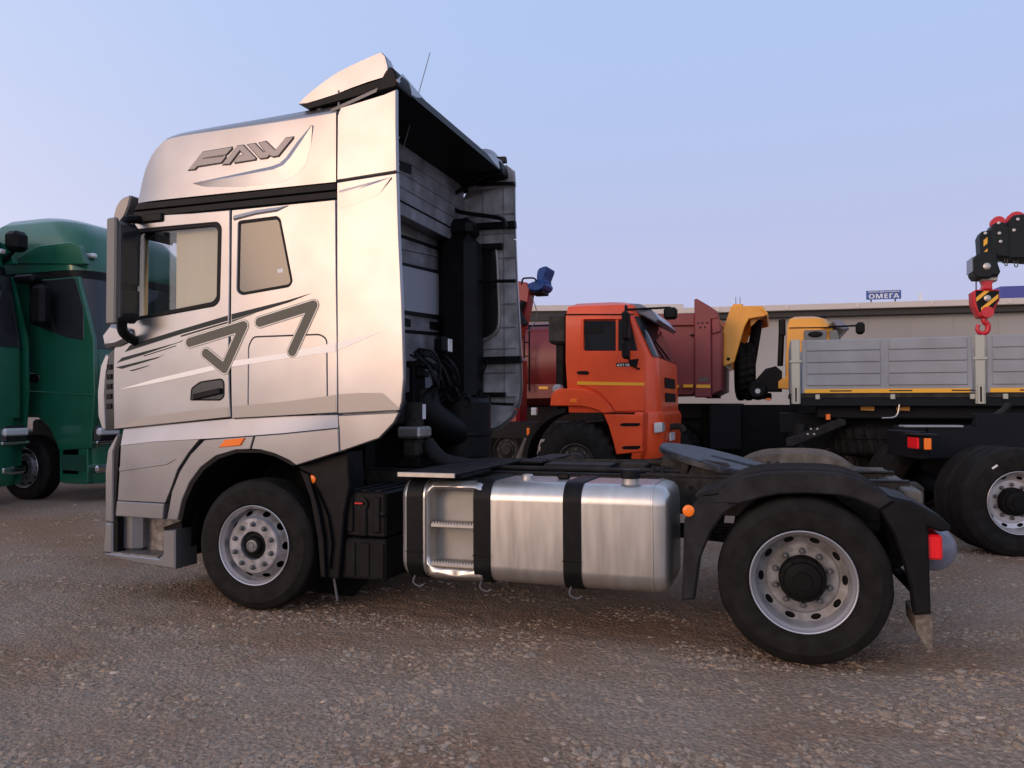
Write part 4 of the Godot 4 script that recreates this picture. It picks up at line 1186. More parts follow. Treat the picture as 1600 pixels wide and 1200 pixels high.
func rear_end(T: Node3D) -> void:
	# fifth wheel: tilted plate with a slot towards the rear
	var fw := Transform3D(Basis(Vector3(1, 0, 0), 0.05) * Basis(Vector3(0, 0, 1), -0.235) * Basis(Vector3(1, 0, 0), -PI / 2), Vector3(3.43, 1.19, 0))
	var disc := circ(0, 0, 0.46, 40, 0.44)
	var outline := PackedVector2Array()
	for p in disc:
		if p.x > 0.30: p.x = lerpf(p.x, 0.56, 0.5)
		outline.append(p)
	var slot := PackedVector2Array([Vector2(-0.04, 0.035), Vector2(-0.05, 0), Vector2(-0.04, -0.035), Vector2(0.9, -0.14), Vector2(0.9, 0.14)])
	var cut := Geometry2D.clip_polygons(outline, slot)
	var b := B.new()
	b.x = fw
	var plate := part(T, "fifth_wheel", b.plate(cut[0], -0.05, 0.0, 0.012), M.fifth_plate)
	for s in [1.0, -1.0]:
		b = B.new()
		b.x = fw
		part(plate, "ramp", b.box(Vector3(0.52, s * 0.21, -0.06), Vector3(0.34, 0.17, 0.04), 0.01, Basis(Vector3(0, 1, 0), 0.22)), M.dusty_iron)
		part(plate, "pedestal", B.new().plate(V([3.22, 1.06, 3.62, 1.06, 3.52, 1.17, 3.30, 1.20]), s * 0.34 - 0.04, s * 0.34 + 0.04, 0.01), M.dusty_iron)
		b = B.new()
		b.x = fw
		part(plate, "under_rib", b.box(Vector3(-0.02, s * 0.3, -0.09), Vector3(0.74, 0.03, 0.08), 0.006), M.dusty_iron)
	b = B.new()
	b.x = fw
	part(plate, "under_rib", b.box(Vector3(-0.2, 0, -0.10), Vector3(0.05, 0.74, 0.1), 0.008), M.dusty_iron)
	part(T, "mounting_plate", B.new().box(Vector3(3.42, 1.075, 0), Vector3(1.0, 0.03, 0.84), 0.006), M.dusty_iron)
	for k in 8:
		part(T, "mounting_bolt", B.new().lathe(V([0.022, 0, 0.022, 0.022, 0.014, 0.025, 0.014, 0.055, 0.0, 0.057]), 8), M.dusty_plastic).transform = Transform3D(Basis(Vector3(1, 0, 0), -PI / 2), Vector3([2.98, 3.05, 3.80, 3.87][k % 4], 1.085, 0.38 if k < 4 else -0.38))
	part(T, "eye_bracket", B.new().tube(ring3(Vector3(3.10, 0.93, 0.50), Vector3(0, 0, 1), 0.05), 0.016, 8), M.dusty_plastic)
	# mudguards over the rear wheels
	var outer := sm(V([3.376,1.016,3.412,1.042,3.503,1.061,3.57,1.107,3.668,1.157,3.801,1.19,4.024,1.199,4.205,1.194,4.328,1.162,4.431,1.104,4.519,1.028]), 3)
	for s in 2:
		var m: Material = M.dusty_plastic if s == 0 else M.dusty_fender
		var mm := Transform3D.IDENTITY if s == 0 else mir()
		var inner := outer.duplicate()
		for i in inner.size(): inner[i] += (Vector2(4.01, 0.50) - inner[i]).normalized() * 0.022
		var skin := outer.duplicate()
		inner.reverse()
		skin.append_array(inner)
		b = B.new()
		b.x = mm
		var g := part(T, "mudguard", b.plate(skin, 0.60, 1.20, 0.0), m)
		for z in [0.72, 0.9, 1.06, 1.16]:
			b = B.new()
			b.x = mm
			var line := []
			for p in outer: line.append(Vector3(p.x, p.y + 0.002, z))
			part(g, "ridge", b.tube(PackedVector3Array(line), 0.011, 6), m)
		b = B.new()
		b.x = mm
		part(g, "inner_valance", b.plate(V([3.503,1.057,3.57,1.103,3.668,1.153,3.801,1.184,4.024,1.195,4.205,1.19,4.328,1.158,4.431,1.1,4.498,1.039,4.002,0.975]), 0.585, 0.6, 0.0), m)
		b = B.new()
		b.x = mm
		part(g, "valance", b.plate(V([3.563,1.103,3.668,1.153,3.801,1.184,4.042,1.196,4.212,1.19,4.335,1.158,4.438,1.101,4.519,1.032,4.442,0.976,4.395,1.001,4.315,1.036,4.22,1.056,4.04,1.062,3.893,1.053,3.769,1.025,3.638,0.981,3.588,0.983,3.479,0.979]), 1.17, 1.245, 0.010), M.dusty_plastic)
		b = B.new()
		b.x = mm
		part(g, "front_apron", b.plate(V([3.284,0.357,3.306,0.871,3.356,0.962,3.404,1.017,3.515,1.033,3.563,1.103,3.592,0.987,3.638,0.977,3.552,0.918,3.469,0.793,3.403,0.628,3.364,0.367]), 1.16, 1.240, 0.012), M.dusty_plastic)
		b = B.new()
		b.x = mm
		part(g, "rear_apron", b.plate(V([4.442,0.976,4.519,1.032,4.613,1.02,4.686,0.975,4.697,0.894,4.701,0.731,4.704,0.386,4.618,0.371,4.601,0.544,4.56,0.697,4.515,0.844]), 1.14, 1.238, 0.012), M.black_plastic)
		b = B.new()
		b.x = mm
		part(g, "tail_hood", b.loft([section(0.93, 1.06, 0.62, 1.225, 0.02, 4.50), section(0.91, 1.035, 0.62, 1.235, 0.02, 4.62), section(0.86, 0.955, 0.64, 1.235, 0.02, 4.76), section(0.87, 0.90, 0.66, 1.22, 0.01, 4.815)]), M.black_plastic)
		b = B.new()
		b.x = mm
		part(g, "mud_flap", b.plate(V([4.635,0.344,4.73,0.367,4.727,0.163,4.713,0.135,4.673,0.188,4.64,0.25]), 0.75, 1.13, 0.004), M.mud_beige)
		b = B.new()
		b.x = mm
		part(T, "tail_lamp", b.box(Vector3(4.735, 0.765, 1.0), Vector3(0.085, 0.145, 0.40), 0.012), M.red_lens)
		b = B.new()
		b.x = mm
		part(T, "tail_lamp_base", b.box(Vector3(4.68, 0.765, 0.97), Vector3(0.07, 0.17, 0.44), 0.012), M.black_plastic)
	var mk := part(T, "round_marker", B.new().lathe(V([0.037, 0.0, 0.037, 0.010, 0.028, 0.016, 0.012, 0.018, 0.0, 0.014]), 22), M.amber)
	mk.position = Vector3(3.335, 0.93, 1.24)
	part(T, "guard_stay", B.new().tube(PackedVector3Array([Vector3(4.62, 0.48, 0.4), Vector3(4.66, 0.48, 1.15)]), 0.035, 10), M.black_iron)
	part(T, "guard_stay", B.new().box(Vector3(4.56, 0.75, 0.75), Vector3(0.10, 0.36, 0.3), 0.02), M.black_iron)
	# air reservoir across the tail
	var res := part(T, "air_reservoir", B.new().lathe(V([0.0, -0.34, 0.06, -0.33, 0.115, -0.29, 0.14, -0.22, 0.145, -0.16, 0.145, 0.16, 0.14, 0.22, 0.115, 0.29, 0.06, 0.33, 0.0, 0.34]), 32), M.visor_grey)
	res.position = Vector3(4.78, 0.70, 0.62)
	# tail of the frame
	part(T, "tail_beam", B.new().box(Vector3(4.70, 1.0, -0.1), Vector3(0.10, 0.09, 1.7), 0.012), M.dusty_fender)
	part(T, "tail_beam", B.new().box(Vector3(4.45, 1.035, -0.98), Vector3(0.55, 0.05, 0.06), 0.01), M.dusty_fender)
	part(T, "tow_jaw", B.new().box(Vector3(4.78, 0.93, 0), Vector3(0.16, 0.2, 0.24), 0.03), M.dusty_iron)

# ---------- the other vehicles: forward is +x, near side at z = 1.25 ----------
func plan(xb: float, xf: float, hw: float, r: float, y: float) -> PackedVector3Array:   # cab outline seen from above, front corners rounded
	var o := PackedVector3Array()
	o.append(Vector3(xb, y, hw))
	o.append(Vector3(lerpf(xb, xf, 0.5), y, hw))
	for i in 7:
		var a := PI * 0.5 * i / 6.0
		o.append(Vector3(xf - r + r * sin(a), y, hw - r + r * cos(a)))
	for i in 9:
		o.append(Vector3(xf, y, lerpf(hw - r, r - hw, (i + 1) / 10.0)))
	for i in 7:
		var a := PI * 0.5 * (1.0 - i / 6.0)
		o.append(Vector3(xf - r + r * sin(a), y, -hw + r - r * cos(a)))
	o.append(Vector3(lerpf(xb, xf, 0.5), y, -hw))
	o.append(Vector3(xb, y, -hw))
	return o

func cab_shell(secs: Array) -> B:   # secs: [y, xb, xf, hw, r]
	var rings := []
	for e in secs: rings.append(plan(e[1], e[2], e[3], e[4], e[0]))
	rings.reverse()
	return B.new().loft(rings)

func front_band(lo: Array, hi: Array, off: float, zmax: float) -> B:   # a strip round the cab front between two outlines
	var b := B.new()
	var p := plan(lo[1], lo[2] + off, lo[3] + off, lo[4], lo[0])
	var q := plan(hi[1], hi[2] + off, hi[3] + off, hi[4], hi[0])
	for i in p.size() - 1:
		if absf(p[i].z) <= zmax and absf(p[i + 1].z) <= zmax and p[i].x > lo[2] - lo[4] - 0.01 and p[i + 1].x > lo[2] - lo[4] - 0.01:
			b.quad(p[i], p[i + 1], q[i + 1], q[i])
	return b

func orange_truck() -> void:
	var at := Transform3D(Basis(Vector3.UP, deg_to_rad(-19.2)), Vector3(1.361, 0.12, -12.83))
	var T := thing("off_road_truck", "orange short cab truck with large lugged tyres behind the silver truck", "truck", at)
	var s1 := [1.36, -0.10, 1.27, 1.22, 0.24]
	var s2 := [2.15, -0.14, 1.24, 1.25, 0.24]
	var s3 := [2.83, -0.15, 0.94, 1.20, 0.24]
	var s4 := [2.98, -0.13, 0.93, 1.14, 0.30]
	var s5 := [3.045, -0.02, 0.75, 0.98, 0.28]
	part(T, "cab", cab_shell([s1, s2, s3, s4, s5]), M.orange, 30)
	part(T, "windscreen", front_band([2.19, -0.14, 1.228, 1.25, 0.24], [2.80, -0.15, 0.953, 1.20, 0.24], 0.012, 1.21), M.dark_glass, 40)
	both(T, "roof_seam", V([-.168,2.866,0.9,2.825,0.9,2.81,-.168,2.852]), 1.19, 1.222, 0.0, M.black_iron)
	part(T, "door", plates(V([0.105,2.777,0.844,2.759,1.078,2.204,1.047,1.386,0.619,1.375,0.561,1.48,0.397,1.652,0.172,1.75,0.073,1.77]), 1.20, 1.262, 0.008, [rnd(V([0.145,2.766,0.854,2.74,0.975,2.263,0.143,2.281]), 0.03)]), M.orange)
	part(T, "door_window", plates(rnd(V([0.154,2.746,0.633,2.729,0.632,2.28,0.153,2.291]), 0.02), 1.20, 1.247, 0.004), M.dark_glass)
	part(T, "vent_window", plates(rnd(V([0.672,2.727,0.835,2.721,0.956,2.272,0.67,2.279]), 0.02), 1.20, 1.247, 0.004), M.dark_glass)
	part(T, "window_post", plates(V([0.633,2.748,0.672,2.746,0.67,2.269,0.632,2.27]), 1.20, 1.256, 0.003), M.orange)
	part(T, "door_strip", plates(V([0.043,1.828,1.058,1.799,1.058,1.757,0.043,1.78]), 1.25, 1.265), M.yellow_strip)
	part(T, "door_handle", plates(rnd(V([0.043,1.983,0.202,1.986,0.231,1.952,0.202,1.928,0.043,1.94]), 0.02), 1.26, 1.285, 0.006), M.black_plastic)
	part(T, "badge", plates(rnd(V([0.641,2.099,0.861,2.104,0.861,2.043,0.641,2.041]), 0.01), 1.26, 1.268), M.black_plastic)
	words(T, "badge_digits", "43118", Vector3(V([0.746,2.045])[0].x, V([0.746,2.045])[0].y, 1.269), 0.038, 1.0, M.white_paint, 0.19)
	part(T, "wheel_fender", plates(V([-.372,1.46,-.361,1.617,-.311,1.685,-.22,1.723,0.11,1.711,0.238,1.681,0.355,1.614,0.462,1.537,0.548,1.451,0.606,1.366,0.442,1.347,0.364,1.394,0.276,1.423,0.109,1.456]), 1.0, 1.30, 0.012), M.orange)
	part(T, "fender_marker", plates(V([-.06,1.562,0.05,1.567,0.05,1.509,-.06,1.504]), 1.29, 1.312, 0.004), M.amber)
	part(T, "step_panel", plates(V([0.451,1.337,1.033,1.33,1.03,0.788,0.642,0.742,0.595,0.93,0.528,1.157]), 1.0, 1.29, 0.012), M.orange)
	for p in [V([0.691,1.187,0.749,1.206,0.995,1.208,1.004,1.189,0.966,1.161,0.729,1.159]), V([0.719,0.847,0.766,0.867,0.993,0.876,1.002,0.852,0.965,0.824,0.747,0.82])]:
		part(T, "foot_slot", plates(p, 1.28, 1.296), M.black_iron)
	part(T, "bumper", cab_shell([[0.68, 0.85, 1.24, 1.24, 0.26], [0.80, 0.88, 1.30, 1.27, 0.28], [1.30, 0.9, 1.32, 1.27, 0.28], [1.37, 0.92, 1.29, 1.24, 0.26]]), M.orange)
	part(T, "headlamp", plates(rnd(V([1.191,1.21,1.311,1.22,1.319,1.081,1.199,1.061]), 0.02), 1.0, 1.292, 0.01), M.lamp_glass).rotation.y = 0.0
	part(T, "grille", front_band([1.52, -0.1, 1.264, 1.22, 0.24], [1.66, -0.1, 1.259, 1.22, 0.24], 0.012, 0.6), M.black_iron)
	part(T, "grille", front_band([1.74, -0.1, 1.256, 1.22, 0.24], [1.90, -0.1, 1.25, 1.22, 0.24], 0.012, 0.6), M.black_iron)
	part(T, "wiper", B.new().tube(PackedVector3Array([Vector3(1.27, 2.2, 0.2), Vector3(1.14, 2.45, 0.75)]), 0.015, 6), M.black_plastic)
	part(T, "number_plate", B.new().box(Vector3(1.33, 0.98, 0.3), Vector3(0.02, 0.12, 0.5), 0.0), M.white_paint)
	part(T, "visor", B.new().plate(V([0.797,3.012,0.953,2.996,1.125,2.902,1.248,2.743,1.182,2.707,1.029,2.799,0.855,2.874]), -1.0, 1.02, 0.02), M.visor_grey)
	var mir_ := part(T, "mirror", B.new().box(Vector3(0.83, 2.62, 1.48), Vector3(0.10, 0.42, 0.22), 0.04), M.black_plastic)
	part(mir_, "small_mirror", B.new().box(Vector3(0.83, 2.26, 1.48), Vector3(0.10, 0.24, 0.20), 0.04), M.black_plastic)
	part(mir_, "mirror_stay", B.new().tube(sm3([Vector3(0.80, 2.88, 1.2), Vector3(0.82, 2.9, 1.46), Vector3(0.84, 2.4, 1.5), Vector3(0.88, 2.1, 1.45), Vector3(0.98, 2.0, 1.26)]), 0.016, 6), M.black_plastic)
	part(mir_, "mirror_foot", plates(V([0.853,2.142,0.976,2.153,0.948,2.045,0.862,2.037]), 1.25, 1.30, 0.01), M.black_plastic)
	part(T, "front_mirror", B.new().box(Vector3(1.40, 2.84, 0.95), Vector3(0.20, 0.18, 0.12), 0.04), M.black_plastic)
	part(T, "front_mirror_stay", B.new().tube(PackedVector3Array([Vector3(0.75, 2.90, 1.15), Vector3(1.4, 2.93, 0.95)]), 0.018, 6), M.black_plastic)
	part(T, "seat_back", B.new().box(Vector3(0.3, 2.6, 1.236), Vector3(0.32, 0.12, 0.03), 0.012), M.black_plastic)
	# behind the cab
	part(T, "air_box", B.new().box(Vector3(-0.30, 2.65, 0.9), Vector3(0.30, 0.46, 0.5), 0.04), M.box_grey)
	part(T, "air_duct", B.new().box(Vector3(-0.28, 1.95, 0.95), Vector3(0.16, 1.1, 0.2), 0.04), M.black_plastic)
	part(T, "reservoir", B.new().box(Vector3(-0.30, 1.72, 1.1), Vector3(0.16, 0.14, 0.16), 0.04), M.bed_grey)
	part(T, "rear_guard", B.new().loft(guard_arc(), true, true), M.black_plastic, 40)
	part(T, "side_lamp", B.new().box(Vector3(-0.72, 1.37, 1.0), Vector3(0.09, 0.12, 0.08), 0.01), M.lamp_glass)
	part(T, "side_reflector", B.new().box(Vector3(-0.82, 1.05, 1.0), Vector3(0.05, 0.12, 0.03), 0.008), M.amber)
	part(T, "air_bottle", B.new().tube(PackedVector3Array([Vector3(-0.82, 0.93, 1.0), Vector3(-0.92, 0.7, 1.0), Vector3(-1.02, 0.5, 1.0)]), 0.07, 10), M.dusty_fender)
	part(T, "frame", B.new().box(Vector3(-1.6, 1.05, 0), Vector3(5.2, 0.28, 0.85), 0.01), M.chassis_blue)
	lug_wheel(T, "front_wheel", Transform3D(Basis.IDENTITY, Vector3(0.0, 0.61, 1.22)), 0.625, 0.40)
	lug_wheel(T, "front_wheel", Transform3D(Basis(Vector3.UP, PI), Vector3(0.0, 0.61, -1.22)), 0.625, 0.40)
	part(T, "tow_hook", B.new().tube(sm3([Vector3(1.28, 1.12, 0.4), Vector3(1.46, 1.14, 0.4), Vector3(1.52, 1.06, 0.4)]), 0.05, 8), M.dusty_iron)
	# loader crane column with an open operator seat
	part(T, "crane_column", B.new().plate(V([-1.347,3.608,-1.137,3.564,-1.068,3.46,-1.103,3.219,-1.173,2.901,-1.266,2.672,-1.618,1.725,-1.796,1.781]), -0.14, 0.14, 0.02), M.dark_red)
	part(T, "crane_base", B.new().box(Vector3(-1.55, 1.7, -0.2), Vector3(0.5, 1.2, 0.5), 0.05), M.dark_red)
	part(T, "crane_guard", B.new().tube(sm3(to3(V([-1.164,3.24,-1.233,3.025,-1.13,2.825]), 0.2)), 0.06, 8), M.black_plastic)
	part(T, "operator_seat", B.new().plate(rnd(V([-1.082,3.513,-.945,3.56,-.808,3.564,-.763,3.497,-.808,3.423,-.922,3.384,-1.059,3.424]), 0.04), -0.24, 0.26, 0.015), M.seat_blue)
	part(T, "seat_rest", B.new().plate(sm(V([-.922,3.559,-.91,3.712,-.865,3.775,-.751,3.801,-.74,3.746,-.797,3.607,-.797,3.52,-.922,3.516]), 2), -0.22, 0.24, 0.012), M.seat_blue)
	part(T, "seat_base", B.new().box(Vector3(V([-.945,3.386])[0].x, V([-.945,3.386])[0].y, 0), Vector3(0.22, 0.06, 0.4), 0.01), M.black_iron)
	part(T, "seat_rail", B.new().tube(sm3(to3(V([-1.148,3.49,-1.126,3.586,-1.047,3.598,-.923,3.586,-.889,3.52]), 0.35)), 0.016, 6), M.black_plastic)
	part(T, "lever", B.new().tube(PackedVector3Array(to3(V([-.771,3.532,-.682,3.506]), 0.3)), 0.02, 6), M.seat_blue)
	part(T, "cable", B.new().tube(sm3(to3(V([-1.006,3.307,-.917,3.109,-.905,2.915,-.973,2.789,-1.086,2.663]), 0.3)), 0.008, 5), M.nut)

func guard_arc() -> Array:
	var rings := []
	for i in 12:
		var a := lerpf(PI * 1.06, PI * 0.56, i / 11.0)
		var c := Vector3(cos(a), sin(a), 0)
		rings.append(PackedVector3Array([c * 0.76 + Vector3(0, 0.61, 0.75), c * 0.76 + Vector3(0, 0.61, 1.26), c * 0.84 + Vector3(0, 0.61, 1.26), c * 0.84 + Vector3(0, 0.61, 0.75)]))
	return rings

func red_truck() -> void:
	var at := Transform3D(Basis(Vector3.UP, deg_to_rad(-19.2)), Vector3(4.055, 0.12, -15.78))
	var T := thing("dump_truck", "dark red steel dump body with a pointed rear board and yellow strips", "truck", at)
	part(T, "dump_body", plates(V([-1.407,3.231,-.162,3.196,-.171,1.725,-.219,1.664,-1.413,1.631]), -1.2, 1.2, 0.02), M.red_body)
	part(T, "top_rim", plates(V([-1.397,3.251,-.169,3.216,-.17,2.989,-1.398,3.012]), 1.15, 1.27, 0.012), M.red_body)
	part(T, "rear_post", plates(V([-.167,3.485,-.119,3.495,0.106,3.351,0.258,3.235,0.28,3.101,0.145,3.082,0.135,1.613,-.167,1.614]), 1.05, 1.30, 0.02), M.red_body)
	part(T, "rear_post", plates(V([-.167,3.485,-.119,3.495,0.106,3.351,0.258,3.235,0.28,3.101,0.145,3.082,0.135,1.613,-.167,1.614]), -1.30, -1.05, 0.02), M.red_body)
	part(T, "tailgate", plates(V([0.135,3.075,0.277,3.094,0.334,2.849,0.314,1.746,0.137,1.662]), -1.2, 1.24, 0.02), M.red_body)
	part(T, "hinge_plate", plates(V([0.151,3.154,0.281,3.198,0.314,2.857,0.161,2.814]), 1.2, 1.285, 0.01), M.red_body)
	for p in [Vector2(0.0, 0.0), Vector2(0.077, 0.0), Vector2(0.166, 0.0), Vector2(0.038, -0.084), Vector2(0.122, -0.084)]:
		part(T, "bolt_hole", plates(circ(V([-.093,3.024])[0].x + p.x, V([-.093,3.024])[0].y + p.y, 0.019, 10), 1.29, 1.303), M.black_iron)
	for p in [V([-.137,1.857,0.123,1.855,0.122,1.794,-.138,1.796]), V([-.377,1.86,-.203,1.859,-.203,1.804,-.377,1.805]), V([-.559,1.856,-.468,1.855,-.468,1.8,-.559,1.8])]:
		part(T, "reflective_strip", plates(p, 1.2, 1.306), M.yellow_strip)
	part(T, "maker_plate", plates(rnd(V([-.1,1.99,0.089,2,0.089,1.927,-.1,1.917]), 0.03), 1.29, 1.306), M.dusty_fender)
	part(T, "tipping_hook", plates(V([-.248,2.818,-.164,2.828,-.164,2.797,-.249,2.793]), 1.19, 1.26), M.black_iron)
	part(T, "frame", B.new().box(Vector3(-1.2, 1.35, 0), Vector3(3.6, 0.3, 0.9), 0.01), M.chassis_blue)
	part(T, "frame", B.new().box(Vector3(0.35, 1.05, 0), Vector3(0.6, 0.9, 1.8), 0.03), M.chassis_blue)  # rear block added to shade the ground under the body
	lug_wheel(T, "rear_wheel", Transform3D(Basis.IDENTITY, Vector3(-0.75, 0.54, 1.2)), 0.55, 0.55)
	lug_wheel(T, "rear_wheel", Transform3D(Basis.IDENTITY, Vector3(-2.2, 0.54, 1.2)), 0.55, 0.55)
	# second red body further along the row
	var U := thing("tank_truck", "bright red rounded tank body with a black side ladder behind the orange cab", "truck", at)
	var rings := []
	for x in [-5.4, -2.35]:
		var q := PackedVector3Array()
		for i in 28:
			var a := TAU * i / 28
			q.append(Vector3(x, 2.33 + 0.92 * sin(a), 1.22 * signf(cos(a)) * pow(absf(cos(a)), 0.6)))
		rings.append(q)
	part(U, "tank", B.new().loft(rings), M.red_tank, 40)
	part(U, "top_rail", B.new().box(Vector3(-3.6, 3.12, 0.95), Vector3(2.4, 0.04, 0.04), 0.0), M.black_iron)
	part(U, "skirt", plates(V([-4.01,1.905,-2.84,1.894,-2.841,1.609,-4.009,1.586]), 1.0, 1.24, 0.01), M.red_tank)
	part(U, "reflective_strip", plates(V([-3.278,1.845,-3.088,1.844,-3.088,1.792,-3.278,1.793]), 1.22, 1.252), M.yellow_strip)
	for x in [V([-3.544,2.938])[0].x, V([-3.435,2.935])[0].x]:
		part(U, "ladder_rail", B.new().tube(PackedVector3Array([Vector3(x, 1.75, 1.4), Vector3(x, 3.1, 1.4)]), 0.018, 6), M.black_iron)
	for k in 5:
		part(U, "ladder_rung", B.new().tube(PackedVector3Array([Vector3(V([-3.544,2.938])[0].x, 1.9 + k * 0.28, 1.4), Vector3(V([-3.435,2.935])[0].x, 1.9 + k * 0.28, 1.4)]), 0.014, 6), M.black_iron)
	part(U, "frame", B.new().box(Vector3(-3.8, 1.3, 0), Vector3(3.4, 0.4, 1.0), 0.01), M.chassis_blue)
	lug_wheel(U, "rear_wheel", Transform3D(Basis.IDENTITY, Vector3(-4.0, 0.54, 1.2)), 0.55, 0.5)

func yellow_truck() -> void:
	var at := Transform3D(Basis(Vector3.UP, deg_to_rad(-19.2)), Vector3(6.081, 0.12, -15.68))
	var T := thing("dump_truck", "yellow tipper with a sloping canopy and spare tyre behind its yellow cab", "truck", at)
	both(T, "canopy_side", V([-1.478,3.399,-.882,3.374,-.789,3.233,-.86,3.187,-1.144,3.147,-1.229,2.988,-1.426,2.305,-1.656,2.221,-1.651,2.889]), 1.08, 1.2, 0.012, M.yellow)
	part(T, "canopy", plates(V([-1.466,3.411,-.893,3.387,-.894,3.324,-1.466,3.335]), -1.2, 1.19, 0.01), M.yellow)
	part(T, "canopy_lip", plates(V([-.905,3.387,-.789,3.233,-.813,3.197,-.929,3.326]), -1.2, 1.22, 0.008), M.yellow)
	part(T, "canopy_brace", plates(V([-1.127,3.168,-.935,3.211,-1.032,3.089,-1.128,3.004]), 0.9, 1.0, 0.01), M.yellow)
	part(T, "front_wall", plates(V([-1.443,3.461,-1.263,3.453,-1.582,2.249,-1.739,2.183]), -1.1, 1.1, 0.01), M.yellow)
	part(T, "tipper_body", B.new().box(Vector3(-3.4, 2.5, 0), Vector3(3.4, 1.4, 2.4), 0.03), M.yellow)
	for p in [V([-1.534,2.37])[0]]:
		part(T, "bolt_hole", plates(circ(p.x, p.y, 0.035, 12), 1.19, 1.204), M.black_iron)
	part(T, "tipping_ram", B.new().tube(PackedVector3Array(to3(V([-1.001,3.211,-1.185,2.097]), 0.3)), 0.11, 10), M.black_iron)
	part(T, "hydraulic_hose", B.new().tube(sm3(to3(V([-1.064,2.778,-.991,2.802,-1.017,2.586,-1.091,2.396,-1.046,2.014]), 0.8)), 0.02, 6), M.black_plastic)
	var sp := lug_wheel(T, "spare_wheel", Transform3D(Basis(Vector3.UP, PI / 2 + 0.1), Vector3(-1.10, 2.16, 0.25)), 0.60, 0.34)
	part(T, "spare_carrier", B.new().box(Vector3(-1.0, 1.65, 0.1), Vector3(0.5, 0.12, 1.2), 0.01), M.black_iron)
	part(T, "tool_box", plates(V([-1.038,1.954,-.846,2.175,-.658,2.222,-.542,2.121,-.546,1.727,-1.016,1.729]), 0.6, 1.1, 0.02), M.black_plastic)
	part(T, "air_tank", B.new().lathe(V([0.0, -0.01, 0.14, -0.0, 0.19, -0.04, 0.2, -0.6, 0.0, -0.62]), 20), M.black_plastic).position = Vector3(V([-1.002,1.766])[0].x, V([-1.002,1.766])[0].y, 1.16)
	part(T, "air_tank_label", plates(circ(V([-.991,1.741])[0].x, V([-.991,1.741])[0].y, 0.05, 10), 1.163, 1.166), M.white_paint)
	for x in [1129, 1140]:
		pass
	for q in [V([-1.663,1.48,-1.665,1.099]), V([-1.528,1.48,-1.531,1.1])]:
		part(T, "air_pipe", B.new().tube(PackedVector3Array(to3(q, 1.0)), 0.022, 6), M.steel)
	part(T, "frame", B.new().box(Vector3(-0.8, 1.1, 0), Vector3(5.4, 0.75, 1.5), 0.02), M.chassis_blue)  # frame deepened to darken the pale ground beneath
	part(T, "shading_side_box", B.new().box(Vector3(-1.2, 0.95, 0.95), Vector3(1.7, 1.0, 0.4), 0.03), M.black_iron)  # box made deeper to throw shade on the ground below
	part(T, "side_marker", plates(V([-.838,1.604,-.756,1.603,-.757,1.554,-.839,1.554]), 1.14, 1.18, 0.004), M.amber)
	# cab
	var s1 := [1.95, -0.47, 0.75, 1.22, 0.3]
	var s2 := [2.35, -0.47, 0.72, 1.25, 0.3]
	var s3 := [2.96, -0.44, 0.36, 1.20, 0.28]
	var s4 := [3.12, -0.40, 0.27, 1.14, 0.28]
	var s5 := [3.175, -0.30, 0.12, 1.0, 0.25]
	part(T, "cab", cab_shell([s1, s2, s3, s4, s5]), M.yellow, 30)
	part(T, "windscreen", front_band([2.36, -0.47, 0.72, 1.25, 0.3], [2.94, -0.44, 0.38, 1.20, 0.28], 0.012, 1.08), M.dark_glass)
	both(T, "roof_seam", V([-.408,2.952,0.371,2.938,0.371,2.92,-.408,2.933]), 1.15, 1.213, 0.0, M.black_iron)
	part(T, "door_window", plates(rnd(V([-.147,2.887,0.258,2.886,0.255,2.525,-.15,2.522]), 0.03), 1.1, 1.245, 0.006), M.tinted_glass)
	part(T, "vent_window", plates(rnd(V([0.303,2.872,0.436,2.88,0.52,2.518,0.299,2.524]), 0.02), 1.1, 1.245, 0.006), M.tinted_glass)
	part(T, "cab_mirror", B.new().lathe(V([0.0, -0.03, 0.1, -0.025, 0.13, 0.0, 0.1, 0.025, 0.0, 0.03]), 20), M.black_plastic).transform = Transform3D(Basis.from_scale(Vector3(1, 0.42, 1)), Vector3(V([0.054,2.803])[0].x, V([0.054,2.803])[0].y, 1.3))
	part(T, "side_fender", plates(V([-.615,1.786,-.613,1.92,-.52,1.993,-.337,2.015,-.339,1.76]), 0.9, 1.25, 0.012), M.yellow)
	part(T, "visor", plates(V([0.364,3.064,0.499,3.084,0.61,2.995,0.664,2.908,0.564,2.863,0.43,2.94]), -1.0, 1.05, 0.03), M.visor_grey)
	part(T, "side_mirror", B.new().box(Vector3(V([0.807,2.869])[0].x, V([0.807,2.869])[0].y, 1.5), Vector3(0.15, 0.22, 0.16), 0.04), M.black_plastic)
	part(T, "mirror_stay", B.new().tube(PackedVector3Array([Vector3(0.3, 2.95, 1.1), Vector3(V([0.765,2.905])[0].x, 2.92, 1.5)]), 0.02, 6), M.black_plastic)
	part(T, "roof_lamp", B.new().box(Vector3(0.22, 3.18, 0.6), Vector3(0.14, 0.07, 0.1), 0.02), M.black_plastic)
	part(T, "exhaust_stack", B.new().tube(PackedVector3Array(to3(V([-.576,2.23,-.533,3.132]), 0.9)), 0.055, 12), M.black_plastic)
	part(T, "exhaust_guard", B.new().box(Vector3(V([-.534,2.981])[0].x, V([-.534,2.981])[0].y, 0.9), Vector3(0.13, 0.32, 0.14), 0.02), M.black_plastic)
	lug_wheel(T, "front_wheel", Transform3D(Basis.IDENTITY, Vector3(0.0, 0.55, 1.2)), 0.56, 0.34)
	lug_wheel(T, "rear_wheel", Transform3D(Basis.IDENTITY, Vector3(-2.6, 0.55, 1.2)), 0.56, 0.55)

